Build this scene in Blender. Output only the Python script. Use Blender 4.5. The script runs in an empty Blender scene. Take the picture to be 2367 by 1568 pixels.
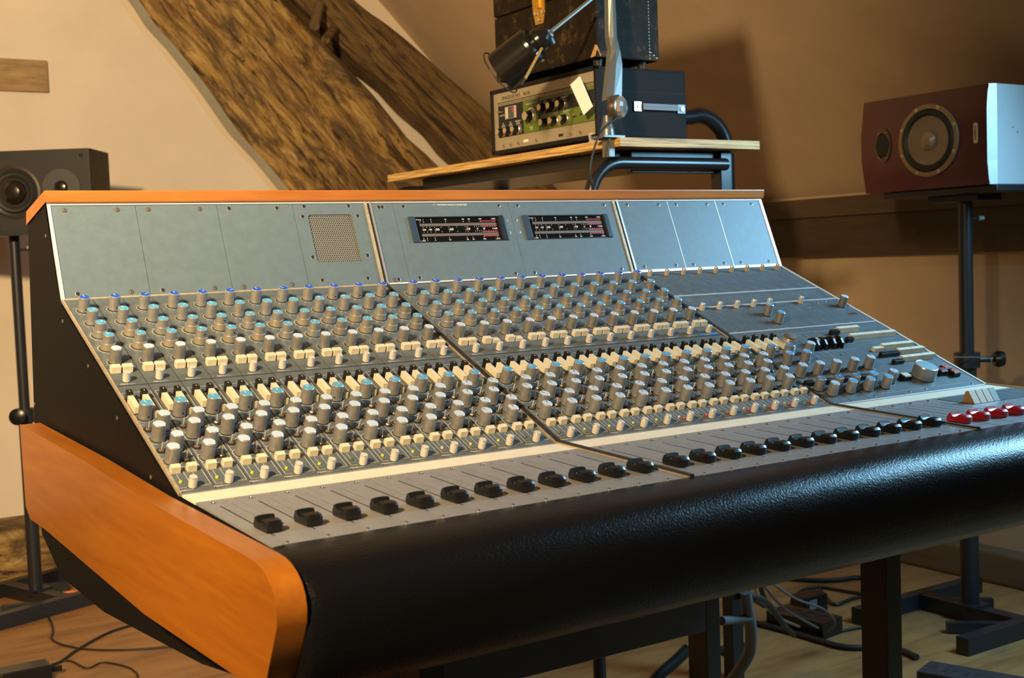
import bpy, math, random
from mathutils import Vector, Matrix
from mathutils import noise as mn
random.seed(7)
PI = math.pi
S = bpy.context.scene
COL = S.collection

# ------------------------------------------------------------------ camera
CX, CY, CZ = -0.40862, -1.72895, 1.03423
R_ = Vector((0.83647288, -0.54678485, -0.03659854))
U_ = Vector((0.06601545, 0.03424189, 0.99723089))
D_ = Vector((0.54401754, 0.83657266, -0.06473866))
FPX = 2884.71
cd = bpy.data.cameras.new('camera')
cam = bpy.data.objects.new('camera', cd)
COL.objects.link(cam)
cam.matrix_world = Matrix(((R_.x, U_.x, -D_.x, CX), (R_.y, U_.y, -D_.y, CY), (R_.z, U_.z, -D_.z, CZ), (0, 0, 0, 1)))
cd.sensor_width = 36
cd.lens = FPX / 2367 * 36
cd.clip_start = 0.02
cd.dof.use_dof = True
cd.dof.focus_distance = 1.75
cd.dof.aperture_fstop = 11
S.camera = cam

# ------------------------------------------------------------------ world, light, exposure
S.view_settings.view_transform = 'Standard'
S.view_settings.look = 'None'
S.view_settings.gamma = 1
S.view_settings.exposure = 0.0
wd = bpy.data.worlds.new('world')
S.world = wd
wd.use_nodes = True
wd.node_tree.nodes['Background'].inputs[0].default_value = (0.75, 0.85, 1.0, 1)
wd.node_tree.nodes['Background'].inputs[1].default_value = 0.06


def aim(o, tgt):
    o.rotation_euler = (Vector(tgt) - o.location).to_track_quat('-Z', 'Y').to_euler()


def spot(name, loc, tgt, power, half, blend, size, col):
    l = bpy.data.lights.new(name, 'SPOT')
    l.energy = power
    l.spot_size = math.radians(2 * half)
    l.spot_blend = blend
    l.shadow_soft_size = size
    l.color = col
    o = bpy.data.objects.new(name, l)
    o.location = loc
    aim(o, tgt)
    COL.objects.link(o)


# two warm lights in the near left part of the room: one over the desk, one added to brighten the timbered wall
spot('desk_spot', (-1.15, -1.50, 1.85), (0.05, -0.18, 0.90), 400, 28, 1.0, 0.06, (1.0, 0.70, 0.37))
spot('wall_fill_spot', (-1.45, -1.60, 2.20), (1.15, 2.85, 1.75), 930, 35, 0.9, 0.10, (1.0, 0.72, 0.40))

l = bpy.data.lights.new('skylight', 'AREA')
l.shape = 'RECTANGLE'
l.size = 0.55
l.size_y = 0.62
l.energy = 48
l.color = (0.31, 0.69, 1.0)
lo = bpy.data.objects.new('skylight', l)
lo.location = (2.38, -0.66, 1.60)
aim(lo, (2.38 - 1, -0.62, 1.60 - 0.8))
COL.objects.link(lo)

# ------------------------------------------------------------------ helpers


def ray(px, py):
    return R_ * ((px - 1183.5) / FPX) - U_ * ((py - 784) / FPX) + D_


def onp(px, py, ax, val):
    """point seen at (px,py) on the plane where axis ax equals val"""
    v = ray(px, py)
    c = Vector((CX, CY, CZ))
    return c + v * ((val - c[ax]) / v[ax])


MATS = {}


def mat(name, col, rough=0.5, metal=0.0, var=0.0, vscale=20.0, bump=0.0, bscale=200.0, coat=0.0, emit=None, estr=1.0, stretch=None, col2=None, spec=None, trans=None):
    if name in MATS:
        return MATS[name]
    m = bpy.data.materials.new(name)
    m.use_nodes = True
    nt = m.node_tree
    b = nt.nodes['Principled BSDF']
    b.inputs['Base Color'].default_value = (*col, 1)
    b.inputs['Roughness'].default_value = rough
    b.inputs['Metallic'].default_value = metal
    if coat:
        b.inputs['Coat Weight'].default_value = coat
        b.inputs['Coat Roughness'].default_value = 0.12
    if spec is not None:
        b.inputs['Specular IOR Level'].default_value = spec
    if emit:
        b.inputs['Emission Color'].default_value = (*emit, 1)
        b.inputs['Emission Strength'].default_value = estr
    tc = nt.nodes.new('ShaderNodeTexCoord')
    mp = nt.nodes.new('ShaderNodeMapping')
    nt.links.new(tc.outputs['Object'], mp.inputs[0])
    if stretch:
        mp.inputs['Scale'].default_value = stretch
    if var or col2:
        n = nt.nodes.new('ShaderNodeTexNoise')
        n.inputs['Scale'].default_value = vscale
        n.inputs['Detail'].default_value = 6
        n.inputs['Roughness'].default_value = 0.65
        nt.links.new(mp.outputs[0], n.inputs['Vector'])
        r = nt.nodes.new('ShaderNodeValToRGB')
        c2 = col2 or tuple(c * (1 - var) for c in col)
        c1 = col if col2 else tuple(min(1, c * (1 + var)) for c in col)
        r.color_ramp.elements[0].position = 0.35
        r.color_ramp.elements[1].position = 0.65
        r.color_ramp.elements[0].color = (*c2, 1)
        r.color_ramp.elements[1].color = (*c1, 1)
        nt.links.new(n.outputs['Fac'], r.inputs[0])
        nt.links.new(r.outputs[0], b.inputs['Base Color'])
    if bump:
        n = nt.nodes.new('ShaderNodeTexNoise')
        n.inputs['Scale'].default_value = bscale
        n.inputs['Detail'].default_value = 3
        nt.links.new(mp.outputs[0], n.inputs['Vector'])
        bp = nt.nodes.new('ShaderNodeBump')
        bp.inputs['Strength'].default_value = bump
        bp.inputs['Distance'].default_value = 0.002
        nt.links.new(n.outputs['Fac'], bp.inputs['Height'])
        nt.links.new(bp.outputs[0], b.inputs['Normal'])
    MATS[name] = m
    return m


def ramp_mat(name, stops, scale, stretch, rough=0.6, bump=0.5, bdist=0.004, detail=8, coat=0.0, distort=0.0, crack=None, spec=None, patch=None):
    """noise driven colour ramp; optional darker crack layer"""
    m = bpy.data.materials.new(name)
    m.use_nodes = True
    nt = m.node_tree
    b = nt.nodes['Principled BSDF']
    b.inputs['Roughness'].default_value = rough
    if spec is not None:
        b.inputs['Specular IOR Level'].default_value = spec
    if coat:
        b.inputs['Coat Weight'].default_value = coat
        b.inputs['Coat Roughness'].default_value = 0.15
    tc = nt.nodes.new('ShaderNodeTexCoord')
    mp = nt.nodes.new('ShaderNodeMapping')
    mp.inputs['Scale'].default_value = stretch
    nt.links.new(tc.outputs['Object'], mp.inputs[0])
    n = nt.nodes.new('ShaderNodeTexNoise')
    n.inputs['Scale'].default_value = scale
    n.inputs['Detail'].default_value = detail
    n.inputs['Roughness'].default_value = 0.7
    n.inputs['Distortion'].default_value = distort
    nt.links.new(mp.outputs[0], n.inputs['Vector'])
    r = nt.nodes.new('ShaderNodeValToRGB')
    el = r.color_ramp.elements
    while len(el) < len(stops):
        el.new(0.5)
    for e, (p, c) in zip(el, stops):
        e.position = p
        e.color = (*c, 1)
    nt.links.new(n.outputs['Fac'], r.inputs[0])
    out = r.outputs[0]
    hgt = n.outputs['Fac']
    if crack:
        cs, cst, lo_, hi_, cc = crack
        mp2 = nt.nodes.new('ShaderNodeMapping')
        mp2.inputs['Scale'].default_value = cst
        nt.links.new(tc.outputs['Object'], mp2.inputs[0])
        n2 = nt.nodes.new('ShaderNodeTexNoise')
        n2.inputs['Scale'].default_value = cs
        n2.inputs['Detail'].default_value = 9
        n2.inputs['Roughness'].default_value = 0.75
        n2.inputs['Distortion'].default_value = 1.2
        nt.links.new(mp2.outputs[0], n2.inputs['Vector'])
        r2 = nt.nodes.new('ShaderNodeValToRGB')
        r2.color_ramp.elements[0].position = lo_
        r2.color_ramp.elements[0].color = (0, 0, 0, 1)
        r2.color_ramp.elements[1].position = hi_
        r2.color_ramp.elements[1].color = (1, 1, 1, 1)
        nt.links.new(n2.outputs['Fac'], r2.inputs[0])
        mx = nt.nodes.new('ShaderNodeMixRGB')
        mx.inputs[1].default_value = (*cc, 1)
        nt.links.new(r2.outputs[0], mx.inputs[0])
        nt.links.new(out, mx.inputs[2])
        out = mx.outputs[0]
        ad = nt.nodes.new('ShaderNodeMath')
        ad.operation = 'ADD'
        nt.links.new(n.outputs['Fac'], ad.inputs[0])
        nt.links.new(r2.outputs[0], ad.inputs[1])
        hgt = ad.outputs[0]
    if patch:
        ps, pst, plo, phi, pc, pf = patch
        mp3 = nt.nodes.new('ShaderNodeMapping')
        mp3.inputs['Scale'].default_value = pst
        nt.links.new(tc.outputs['Object'], mp3.inputs[0])
        n3 = nt.nodes.new('ShaderNodeTexNoise')
        n3.inputs['Scale'].default_value = ps
        n3.inputs['Detail'].default_value = 12
        n3.inputs['Roughness'].default_value = 0.72
        n3.inputs['Distortion'].default_value = 1.6
        nt.links.new(mp3.outputs[0], n3.inputs['Vector'])
        r3 = nt.nodes.new('ShaderNodeValToRGB')
        r3.color_ramp.elements[0].position = plo
        r3.color_ramp.elements[0].color = (0, 0, 0, 1)
        r3.color_ramp.elements[1].position = phi
        r3.color_ramp.elements[1].color = (pf, pf, pf, 1)
        nt.links.new(n3.outputs['Fac'], r3.inputs[0])
        mx3 = nt.nodes.new('ShaderNodeMixRGB')
        nt.links.new(r3.outputs[0], mx3.inputs[0])
        nt.links.new(out, mx3.inputs[1])
        mx3.inputs[2].default_value = (*pc, 1)
        out = mx3.outputs[0]
    nt.links.new(out, b.inputs['Base Color'])
    if bump:
        bp = nt.nodes.new('ShaderNodeBump')
        bp.inputs['Strength'].default_value = bump
        bp.inputs['Distance'].default_value = bdist
        nt.links.new(hgt, bp.inputs['Height'])
        nt.links.new(bp.outputs[0], b.inputs['Normal'])
    MATS[name] = m
    return m


M_panel = mat('grey_panel_paint', (0.100, 0.142, 0.170), 0.42, 0.0, spec=0.3, var=0.06, vscale=60, bump=0.03, bscale=900)
M_module = mat('module_face_paint', (0.088, 0.112, 0.124), 0.42, 0.0, var=0.16, vscale=45, bump=0.03, bscale=900)
M_fader = mat('fader_face_paint', (0.235, 0.235, 0.240), 0.42, 0.0, var=0.07, vscale=50)
M_alu = mat('bright_aluminium', (0.72, 0.72, 0.74), 0.33, 0.75)
M_trimw = mat('pale_trim', (0.72, 0.70, 0.70), 0.35, 0.25)
M_trimt = mat('tan_trim', (0.42, 0.36, 0.27), 0.45, 0.3, var=0.2, vscale=80)
M_black = mat('black_paint', (0.0055, 0.0048, 0.004), 0.6, var=0.15, vscale=90, bump=0.15, bscale=500, spec=0.2)
M_gap = mat('dark_gap', (0.012, 0.010, 0.010), 0.8)
M_white = mat('white_print', (0.62, 0.63, 0.62), 0.6)
M_dprint = mat('dark_print', (0.06, 0.05, 0.05), 0.6)
M_screw = mat('screw_steel', (0.40, 0.34, 0.27), 0.35, 0.8)
M_screwd = mat('screw_dark', (0.06, 0.055, 0.05), 0.45, 0.7)
M_kside = mat('knob_grey', (0.275, 0.270, 0.255), 0.40, 0.45, var=0.14, vscale=130)
M_ksideD = mat('knob_dark_grey', (0.245, 0.235, 0.215), 0.40, 0.45, var=0.14, vscale=130)
M_ksideT = mat('knob_tan_grey', (0.31, 0.275, 0.205), 0.42, 0.4, var=0.12, vscale=130)
M_krim = mat('knob_rim', (0.80, 0.80, 0.80), 0.22, 0.8)
M_blue = mat('cap_blue', (0.010, 0.085, 0.56), 0.38)
M_lblue = mat('cap_light_blue', (0.075, 0.36, 0.62), 0.38)
M_wcap = mat('cap_white_skytint', (0.52, 0.66, 0.82), 0.30, 0.1)  # white caps, with the sky's blue reflection put into the colour
M_cream = mat('cream_plastic', (0.66, 0.60, 0.44), 0.42, var=0.08, vscale=60)
M_creamk = mat('cream_knob', (0.58, 0.53, 0.46), 0.38, var=0.1, vscale=60)
M_strip = mat('cream_label_strip', (0.80, 0.72, 0.56), 0.5, var=0.05, vscale=30)
M_bplas = mat('black_plastic', (0.007, 0.007, 0.007), 0.30, bump=0.05, bscale=300)
M_red = mat('red_plastic', (0.52, 0.012, 0.02), 0.25)
M_dred = mat('dark_red_plastic', (0.22, 0.03, 0.04), 0.35)
M_gold = mat('tan_rocker', (0.48, 0.26, 0.09), 0.42)
M_wood = ramp_mat('orange_veneer', [(0.30, (0.31, 0.092, 0.005)), (0.55, (0.39, 0.125, 0.007)), (0.75, (0.46, 0.16, 0.010))], 6, (6, 0.7, 9), rough=0.38, bump=0.04, bdist=0.001, coat=0.4)
M_woodx = ramp_mat('orange_veneer_lid', [(0.30, (0.34, 0.105, 0.018)), (0.55, (0.42, 0.150, 0.028)), (0.75, (0.48, 0.19, 0.045))], 6, (0.8, 9, 9), rough=0.40, bump=0.04, bdist=0.001, coat=0.2)
M_vinyl = mat('black_leather', (0.006, 0.006, 0.007), 0.28, bump=0.34, bscale=420, spec=0.20)
M_ledy = mat('yellow_led', (0.55, 0.50, 0.03), 0.25)
M_ledr = mat('red_led', (0.55, 0.03, 0.03), 0.25)
M_ledg = mat('green_led', (0.02, 0.30, 0.14), 0.25)
M_ledp = mat('pink_led', (0.75, 0.42, 0.36), 0.25)
M_glass = mat('meter_glass', (0.006, 0.006, 0.006), 0.12)
M_bar = mat('meter_bar', (0.12, 0.11, 0.11), 0.3)
M_redp = mat('red_print', (0.50, 0.04, 0.03), 0.5)
M_bluep = mat('blue_tape', (0.03, 0.20, 0.42), 0.5)
M_tube = mat('black_gloss_tube', (0.012, 0.012, 0.014), 0.28)
M_cable = mat('black_cable', (0.012, 0.011, 0.010), 0.55)
M_cableg = mat('grey_cable', (0.10, 0.10, 0.11), 0.5)


class MB:
    def __init__(s):
        s.v, s.f, s.m, s.mats, s.sm = [], [], [], [], []

    def mi(s, m):
        if m not in s.mats:
            s.mats.append(m)
        return s.mats.index(m)

    def add(s, vs, fs, m, M=None, smooth=False):
        b = len(s.v)
        k = s.mi(m)
        for p in vs:
            p = Vector(p)
            s.v.append(M @ p if M else p)
        for f in fs:
            s.f.append([b + i for i in f])
            s.m.append(k)
            s.sm.append(smooth)

    def box(s, x0, x1, y0, y1, z0, z1, m, M=None, bev=0.0):
        if bev <= 0:
            vs = [(x, y, z) for x in (x0, x1) for y in (y0, y1) for z in (z0, z1)]
            fs = [(0, 1, 3, 2), (4, 6, 7, 5), (0, 4, 5, 1), (2, 3, 7, 6), (0, 2, 6, 4), (1, 5, 7, 3)]
            s.add(vs, fs, m, M)
        else:
            import bmesh
            bm = bmesh.new()
            bmesh.ops.create_cube(bm, size=1)
            for v in bm.verts:
                v.co = Vector(((x0 + x1) / 2 + v.co.x * (x1 - x0), (y0 + y1) / 2 + v.co.y * (y1 - y0), (z0 + z1) / 2 + v.co.z * (z1 - z0)))
            bmesh.ops.bevel(bm, geom=bm.edges[:], offset=bev, segments=2, affect='EDGES', profile=0.6)
            bm.verts.ensure_lookup_table()
            s.add([v.co.copy() for v in bm.verts], [[v.index for v in f.verts] for f in bm.faces], m, M)
            bm.free()

    def lathe(s, prof, seg, ms, M=None, smooth=True, a0=0.0, sx=1.0, sy=1.0):
        """prof: [(r,z)], ms: one material or list per ring segment"""
        n = len(prof)
        if not isinstance(ms, (list, tuple)):
            ms = [ms] * (n - 1)
        for i in range(n - 1):
            vs, fs = [], []
            for j in range(seg):
                a = a0 + 2 * PI * j / seg
                for (r, z) in (prof[i], prof[i + 1]):
                    vs.append((r * math.cos(a) * sx, r * math.sin(a) * sy, z))
            for j in range(seg):
                a, b = 2 * j, 2 * ((j + 1) % seg)
                if prof[i + 1][0] < 1e-7:
                    continue
                if prof[i][0] < 1e-7:
                    continue
                fs.append((a, b, b + 1, a + 1))
            if prof[i + 1][0] < 1e-7:
                vs.append((0, 0, prof[i + 1][1]))
                fs = [(2 * j, 2 * ((j + 1) % seg), 2 * seg) for j in range(seg)]
            elif prof[i][0] < 1e-7:
                vs.append((0, 0, prof[i][1]))
                fs = [(2 * seg, 2 * ((j + 1) % seg) + 1, 2 * j + 1) for j in range(seg)]
            s.add(vs, fs, ms[i], M, smooth)

    def prism(s, poly, t0, t1, m, M=None, axis='x', smooth=False):
        """poly of 2D points extruded along axis: x: (t,a,b)  y: (a,t,b)  z: (a,b,t)"""
        n = len(poly)

        def P(t, a, b):
            return {'x': (t, a, b), 'y': (a, t, b), 'z': (a, b, t)}[axis]
        vs = [P(t0, *p) for p in poly] + [P(t1, *p) for p in poly]
        fs = [(i, (i + 1) % n, n + (i + 1) % n, n + i) for i in range(n)]
        s.add(vs, fs, m, M, smooth)
        s.add(vs, [list(range(n - 1, -1, -1)), list(range(n, 2 * n))], m, M)

    def quad(s, pts, m, M=None):
        s.add(pts, [list(range(len(pts)))], m, M)

    def tube(s, pts, r, m, seg=10, M=None, caps=True, smooth_path=0, r_end=None):
        pts = [Vector(p) for p in pts]
        if smooth_path:
            out = []
            n = len(pts)
            for i in range(n - 1):
                p0, p1, p2, p3 = pts[max(i - 1, 0)], pts[i], pts[i + 1], pts[min(i + 2, n - 1)]
                for k in range(smooth_path):
                    t = k / smooth_path
                    out.append(0.5 * ((2 * p1) + (-p0 + p2) * t + (2 * p0 - 5 * p1 + 4 * p2 - p3) * t * t + (-p0 + 3 * p1 - 3 * p2 + p3) * t ** 3))
            out.append(pts[-1])
            pts = out
        n = len(pts)
        vs = []
        t0 = (pts[1] - pts[0]).normalized()
        up = Vector((0, 0, 1)) if abs(t0.z) < 0.9 else Vector((1, 0, 0))
        nx = t0.cross(up).normalized()
        for i, p in enumerate(pts):
            t = (pts[min(i + 1, n - 1)] - pts[max(i - 1, 0)]).normalized()
            nx = (nx - t * nx.dot(t)).normalized()
            ny = t.cross(nx)
            rr = r if r_end is None else r + (r_end - r) * i / (n - 1)
            for j in range(seg):
                a = 2 * PI * j / seg
                vs.append(p + nx * (rr * math.cos(a)) + ny * (rr * math.sin(a)))
        fs = []
        for i in range(n - 1):
            for j in range(seg):
                a, b = i * seg + j, i * seg + (j + 1) % seg
                fs.append((a, b, b + seg, a + seg))
        s.add(vs, fs, m, M, True)
        if caps:
            s.add(vs[:seg], [list(range(seg - 1, -1, -1))], m, M)
            s.add(vs[-seg:], [list(range(seg))], m, M)

    def text(s, body, size, m, M, align='CENTER', wide=1.0):
        c = bpy.data.curves.new('tmp_text', 'FONT')
        c.body = body
        c.size = size
        c.align_x = align
        c.align_y = 'CENTER'
        c.resolution_u = 2
        c.offset = size * 0.018
        o = bpy.data.objects.new('tmp_text', c)
        COL.objects.link(o)
        dg = bpy.context.evaluated_depsgraph_get()
        me = bpy.data.meshes.new_from_object(o.evaluated_get(dg))
        s.add([(v.co.x * wide, v.co.y, 0) for v in me.vertices], [list(p.vertices) for p in me.polygons], m, M)
        bpy.data.objects.remove(o)
        bpy.data.curves.remove(c)
        bpy.data.meshes.remove(me)

    def mesh(s, name):
        me = bpy.data.meshes.new(name)
        me.from_pydata([tuple(v) for v in s.v], [], s.f)
        for m in s.mats:
            me.materials.append(m)
        me.polygons.foreach_set('material_index', s.m)
        me.polygons.foreach_set('use_smooth', s.sm)
        me.update()
        return me


WM = {}


def link(name, me, parent=None, M=None):
    o = bpy.data.objects.new(name, me)
    COL.objects.link(o)
    M = M or Matrix()
    if parent:
        o.parent = parent
        o.matrix_basis = WM[parent.name].inverted() @ M
    else:
        o.matrix_basis = M
    WM[o.name] = M
    return o


def part(name, mb, parent, M=None, label=None, local=False):
    """link builder mb (in world coordinates unless M given) as one mesh; origin moved to its centre"""
    if M is None:
        c = Vector((0, 0, 0))
        lo_ = Vector((min(v.x for v in mb.v), min(v.y for v in mb.v), min(v.z for v in mb.v)))
        hi_ = Vector((max(v.x for v in mb.v), max(v.y for v in mb.v), max(v.z for v in mb.v)))
        c = (lo_ + hi_) / 2
        mb.v = [v - c for v in mb.v]
        M = Matrix.Translation(c)
    o = link(name, mb.mesh(name), parent, M)
    if label:
        o['label'] = label
    return o


def bevel(o, w, seg=2, ang=40):
    b = o.modifiers.new('bevel', 'BEVEL')
    b.width = w
    b.segments = seg
    b.limit_method = 'ANGLE'
    b.angle_limit = math.radians(ang)
    return o


def thing(name, label, cat, loc=(0, 0, 0), group=None):
    o = bpy.data.objects.new(name, None)
    o.empty_display_size = 0.05
    COL.objects.link(o)
    o.location = loc
    WM[o.name] = Matrix.Translation(loc)
    tag(o, label, cat, group)
    return o


def tag(o, label, cat, group=None, kind=None):
    o['label'] = label
    o['category'] = cat
    if group:
        o['group'] = group
    if kind:
        o['kind'] = kind
    return o


def struct(o):
    o['kind'] = 'structure'
    return o


def frame(origin, xv, yv):
    xv = Vector(xv).normalized()
    yv = Vector(yv).normalized()
    zv = xv.cross(yv)
    M = Matrix((xv, yv, zv)).transposed().to_4x4()
    M.translation = Vector(origin)
    return M


# ------------------------------------------------------------------ the room
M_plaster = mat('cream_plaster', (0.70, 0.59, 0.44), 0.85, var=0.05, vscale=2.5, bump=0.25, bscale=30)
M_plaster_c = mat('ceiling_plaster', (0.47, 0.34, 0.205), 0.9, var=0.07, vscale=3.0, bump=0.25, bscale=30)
M_beamshade = mat('shaded_beam_grey', (0.42, 0.42, 0.36), 0.9, var=0.08, vscale=6)  # grey side of the wide beam, underside shading put into its colour
M_oak = ramp_mat('old_oak', [(0.33, (0.09, 0.045, 0.012)), (0.44, (0.24, 0.130, 0.032)), (0.54, (0.40, 0.235, 0.060)), (0.68, (0.56, 0.38, 0.14))], 9, (0.8, 5, 5), rough=0.75, bump=0.8, bdist=0.012, distort=0.6,
                 crack=(5.5, (0.55, 4.5, 4.5), 0.36, 0.43, (0.06, 0.034, 0.012)), patch=(3.2, (1.0, 2.2, 2.2), 0.47, 0.60, (0.075, 0.045, 0.018), 0.85))
M_oakd = ramp_mat('dark_oak', [(0.30, (0.060, 0.034, 0.010)), (0.48, (0.14, 0.082, 0.023)), (0.72, (0.24, 0.145, 0.045))], 9, (0.8, 5, 5), rough=0.75, bump=0.7, bdist=0.01, distort=0.5,
                  crack=(5, (0.4, 5, 5), 0.36, 0.46, (0.02, 0.010, 0.004)), patch=(3.2, (1.0, 2.5, 2.5), 0.52, 0.66, (0.045, 0.026, 0.010), 0.75))
M_rail = ramp_mat('brown_rail', [(0.30, (0.10, 0.062, 0.03)), (0.6, (0.15, 0.095, 0.048))], 4, (5, 0.6, 5), rough=0.7, bump=0.2)
M_raild = ramp_mat('dark_rail', [(0.30, (0.030, 0.018, 0.009)), (0.6, (0.058, 0.036, 0.016))], 4, (5, 0.6, 5), rough=0.7, bump=0.2)
M_floor = ramp_mat('pale_floor_boards', [(0.30, (0.16, 0.065, 0.018)), (0.5, (0.31, 0.145, 0.043)), (0.72, (0.39, 0.20, 0.072))], 2.2, (1.0, 5.0, 1.0), rough=0.6, bump=0.15, bdist=0.002,
                   crack=(1.3, (1, 1.4, 1), 0.32, 0.46, (0.17, 0.11, 0.055)))

XW, YB, RZ = 2.87, 2.85, 4.08      # right wall, back wall, x+z on the sloping ceiling
RX, RTOP = 0.0, RZ
XL = -2.87
YF = -3.6


def slabz(x):
    return RZ - x if x >= RX else RTOP - (RX - x)


# floor of separate boards is one surface
mb = MB()
nb = 0
y = YF
while y < YB + 0.1:
    w = 0.19
    mb.box(XL - 0.1, XW + 0.1, y, y + w - 0.002, -0.03, 0.0, M_floor)
    y += w
mb.box(XL - 0.1, XW + 0.1, YF, YB + 0.1, -0.06, -0.004, M_gap)
struct(part('floor', mb, None))
mb = MB()
mb.prism([(XL, 0), (XW, 0), (XW, slabz(XW)), (RX, RTOP), (XL, slabz(XL))], YB, YB + 0.1, M_plaster, axis='y')
struct(part('wall_back', mb, None))
mb = MB()
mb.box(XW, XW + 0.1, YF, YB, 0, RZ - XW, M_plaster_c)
struct(part('wall_right', mb, None))
mb = MB()
mb.box(XL - 0.1, XL, YF, YB, 0, slabz(XL), M_plaster)
struct(part('wall_left', mb, None))
mb = MB()
# right slope with the skylight opening
wx0, wx1, wy0, wy1 = 2.20, 2.64, -1.00, -0.34


def slope(x0, x1, y0, y1):
    mb.prism([(x0, RZ - x0), (x1, RZ - x1), (x1 + 0.06, RZ - x1 + 0.06), (x0 + 0.06, RZ - x0 + 0.06)], y0, y1, M_plaster_c, axis='y')


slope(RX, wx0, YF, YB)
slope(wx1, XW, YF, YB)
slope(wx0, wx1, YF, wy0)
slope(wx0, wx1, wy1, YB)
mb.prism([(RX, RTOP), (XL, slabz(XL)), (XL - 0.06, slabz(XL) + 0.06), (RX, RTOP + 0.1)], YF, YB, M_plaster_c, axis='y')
struct(part('ceiling', mb, None))
# skylight window
mb = MB()
for (a, b, c, d) in ((wx0, wx0 + 0.03, wy0, wy1), (wx1 - 0.03, wx1, wy0, wy1), (wx0, wx1, wy0, wy0 + 0.04), (wx0, wx1, wy1 - 0.04, wy1)):
    mb.prism([(a, RZ - a), (b, RZ - b), (b + 0.03, RZ - b + 0.03), (a + 0.03, RZ - a + 0.03)], c, d, mat('window_wood', (0.55, 0.5, 0.42), 0.5), axis='y')
win = struct(part('window_1', mb, None))
mb = MB()
mb.prism([(wx0 + 0.03, RZ - wx0), (wx1 + 0.03, RZ - wx1), (wx1 + 0.035, RZ - wx1 + 0.005), (wx0 + 0.035, RZ - wx0 + 0.005)], wy0, wy1, mat('sky_pane', (0.6, 0.8, 1.0), 0.2, emit=(0.5, 0.8, 1.0), estr=3.0), axis='y')
part('window_pane', mb, win)

# rail along the right wall, with its lighter upper board
mb = MB()
mb.box(XW - 0.03, XW, YF, YB, 1.0, 1.135, M_raild)
struct(part('trim_1', mb, None))
mb = MB()
mb.box(XW - 0.045, XW, YF, YB, 1.136, 1.20, ramp_mat('upper_rail', [(0.30, (0.045, 0.029, 0.014)), (0.6, (0.075, 0.048, 0.023))], 4, (5, 0.6, 5), rough=0.7, bump=0.2))
struct(part('trim_2', mb, None))
mb = MB()
mb.box(XW - 0.07, XW, YF, YB, 0, 0.10, M_rail, bev=0.01)
struct(part('baseboard_right', mb, None))


def rough_beam(name, left, right, yf, yb, m_face, m_side, n=64, k=18, amp=0.012, seed=0.0):
    """big timber seen face on: left and right edges are (x,z) lists from top to bottom; local X runs along it"""
    def samp(pl, t):
        L = [0]
        for a, b in zip(pl, pl[1:]):
            L.append(L[-1] + (Vector(b) - Vector(a)).length)
        d = t * L[-1]
        for i in range(len(pl) - 1):
            if d <= L[i + 1] or i == len(pl) - 2:
                u = (d - L[i]) / (L[i + 1] - L[i])
                return Vector(pl[i]).lerp(Vector(pl[i + 1]), u)
    top = (Vector(left[0]) + Vector(right[0])) / 2
    bot = (Vector(left[-1]) + Vector(right[-1])) / 2
    ax = (bot - top).normalized()
    X = Vector((ax.x, 0, ax.y))
    Mw = frame((top.x, (yf + yb) / 2, top.y), X, Vector((0, 1, 0)).cross(X))
    Mi = Mw.inverted()
    mb = MB()
    vs = []
    for i in range(n + 1):
        t = i / n
        a, b = samp(left, t), samp(right, t)
        w = 0.010 * mn.noise((t * 9, seed, 1.0))
        row = [Vector((a.x + w, yb, a.y)), Vector((a.x + w, (yb + yf) / 2, a.y)), Vector((a.x + w, yf + 0.02, a.y))]
        for j in range(1, k):
            u = j / k
            p = a.lerp(b, u)
            e = min(u, 1 - u)
            rnd = 0.02 * max(0, 1 - e / 0.08) ** 2
            d = amp * mn.fractal((t * 5 + seed, u * 9, seed * 3), 0.8, 2.0, 4) + amp * 0.7 * mn.noise((t * 2.5, u * 16 + seed, 2.2))
            row.append(Vector((p.x, yf + rnd + d, p.y)))
        w2 = 0.012 * mn.noise((t * 8, seed, 5.0))
        row += [Vector((b.x + w2, yf + 0.02, b.y)), Vector((b.x + w2, yb, b.y))]
        vs += row
    m_ = len(row)
    f1, f2 = [], []
    for i in range(n):
        for j in range(m_ - 1):
            q = (i * m_ + j, (i + 1) * m_ + j, (i + 1) * m_ + j + 1, i * m_ + j + 1)
            (f2 if j < 2 else f1).append(q)
    mb.add(vs, f1, m_face, Mi, True)
    mb.add(vs, f2, m_side, Mi, False)
    mb.add(vs[:m_], [list(range(m_))], m_face, Mi)
    mb.add(vs[-m_:], [list(range(m_))[::-1]], m_face, Mi)
    return part(name, mb, None, M=Mw)


def pxl(pts, y):
    return [(onp(a, b, 1, y).x, onp(a, b, 1, y).z) for a, b in pts]


yf1 = 2.735
L1 = pxl([(324, 0), (355, 46), (406, 101), (456, 167), (507, 233), (558, 304), (608, 360), (669, 436), (700, 475)], yf1)
R1 = pxl([(657, 0), (705, 50), (750, 94), (791, 137), (862, 213), (912, 279), (938, 314), (988, 355), (1019, 385), (1040, 425)], yf1)
L1 = [(L1[0][0] - 0.55, L1[0][1] + 0.70)] + L1 + [(L1[-1][0] + 0.30, L1[-1][1] - 0.32)]
R1 = [(R1[0][0] - 0.62, R1[0][1] + 0.62)] + R1 + [(R1[-1][0] + 0.25, R1[-1][1] - 0.30)]
b1 = rough_beam('oak_rafter', L1, R1, yf1, YB - 0.003, M_oak, M_beamshade, n=90, k=26, amp=0.016, seed=1.3)
tag(b1, 'thick gnarled pale brown oak timber running diagonally across the cream wall, the wider one', 'beam')
yf2 = 2.70
L2 = pxl([(687, 0), (725, 38), (758, 70), (781, 92), (836, 145), (912, 203), (963, 259), (1014, 304), (1049, 350), (1085, 382)], yf2)
R2 = pxl([(826, 0), (862, 30), (882, 43), (938, 86), (994, 132), (1049, 183), (1136, 259), (1165, 285)], yf2)
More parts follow.
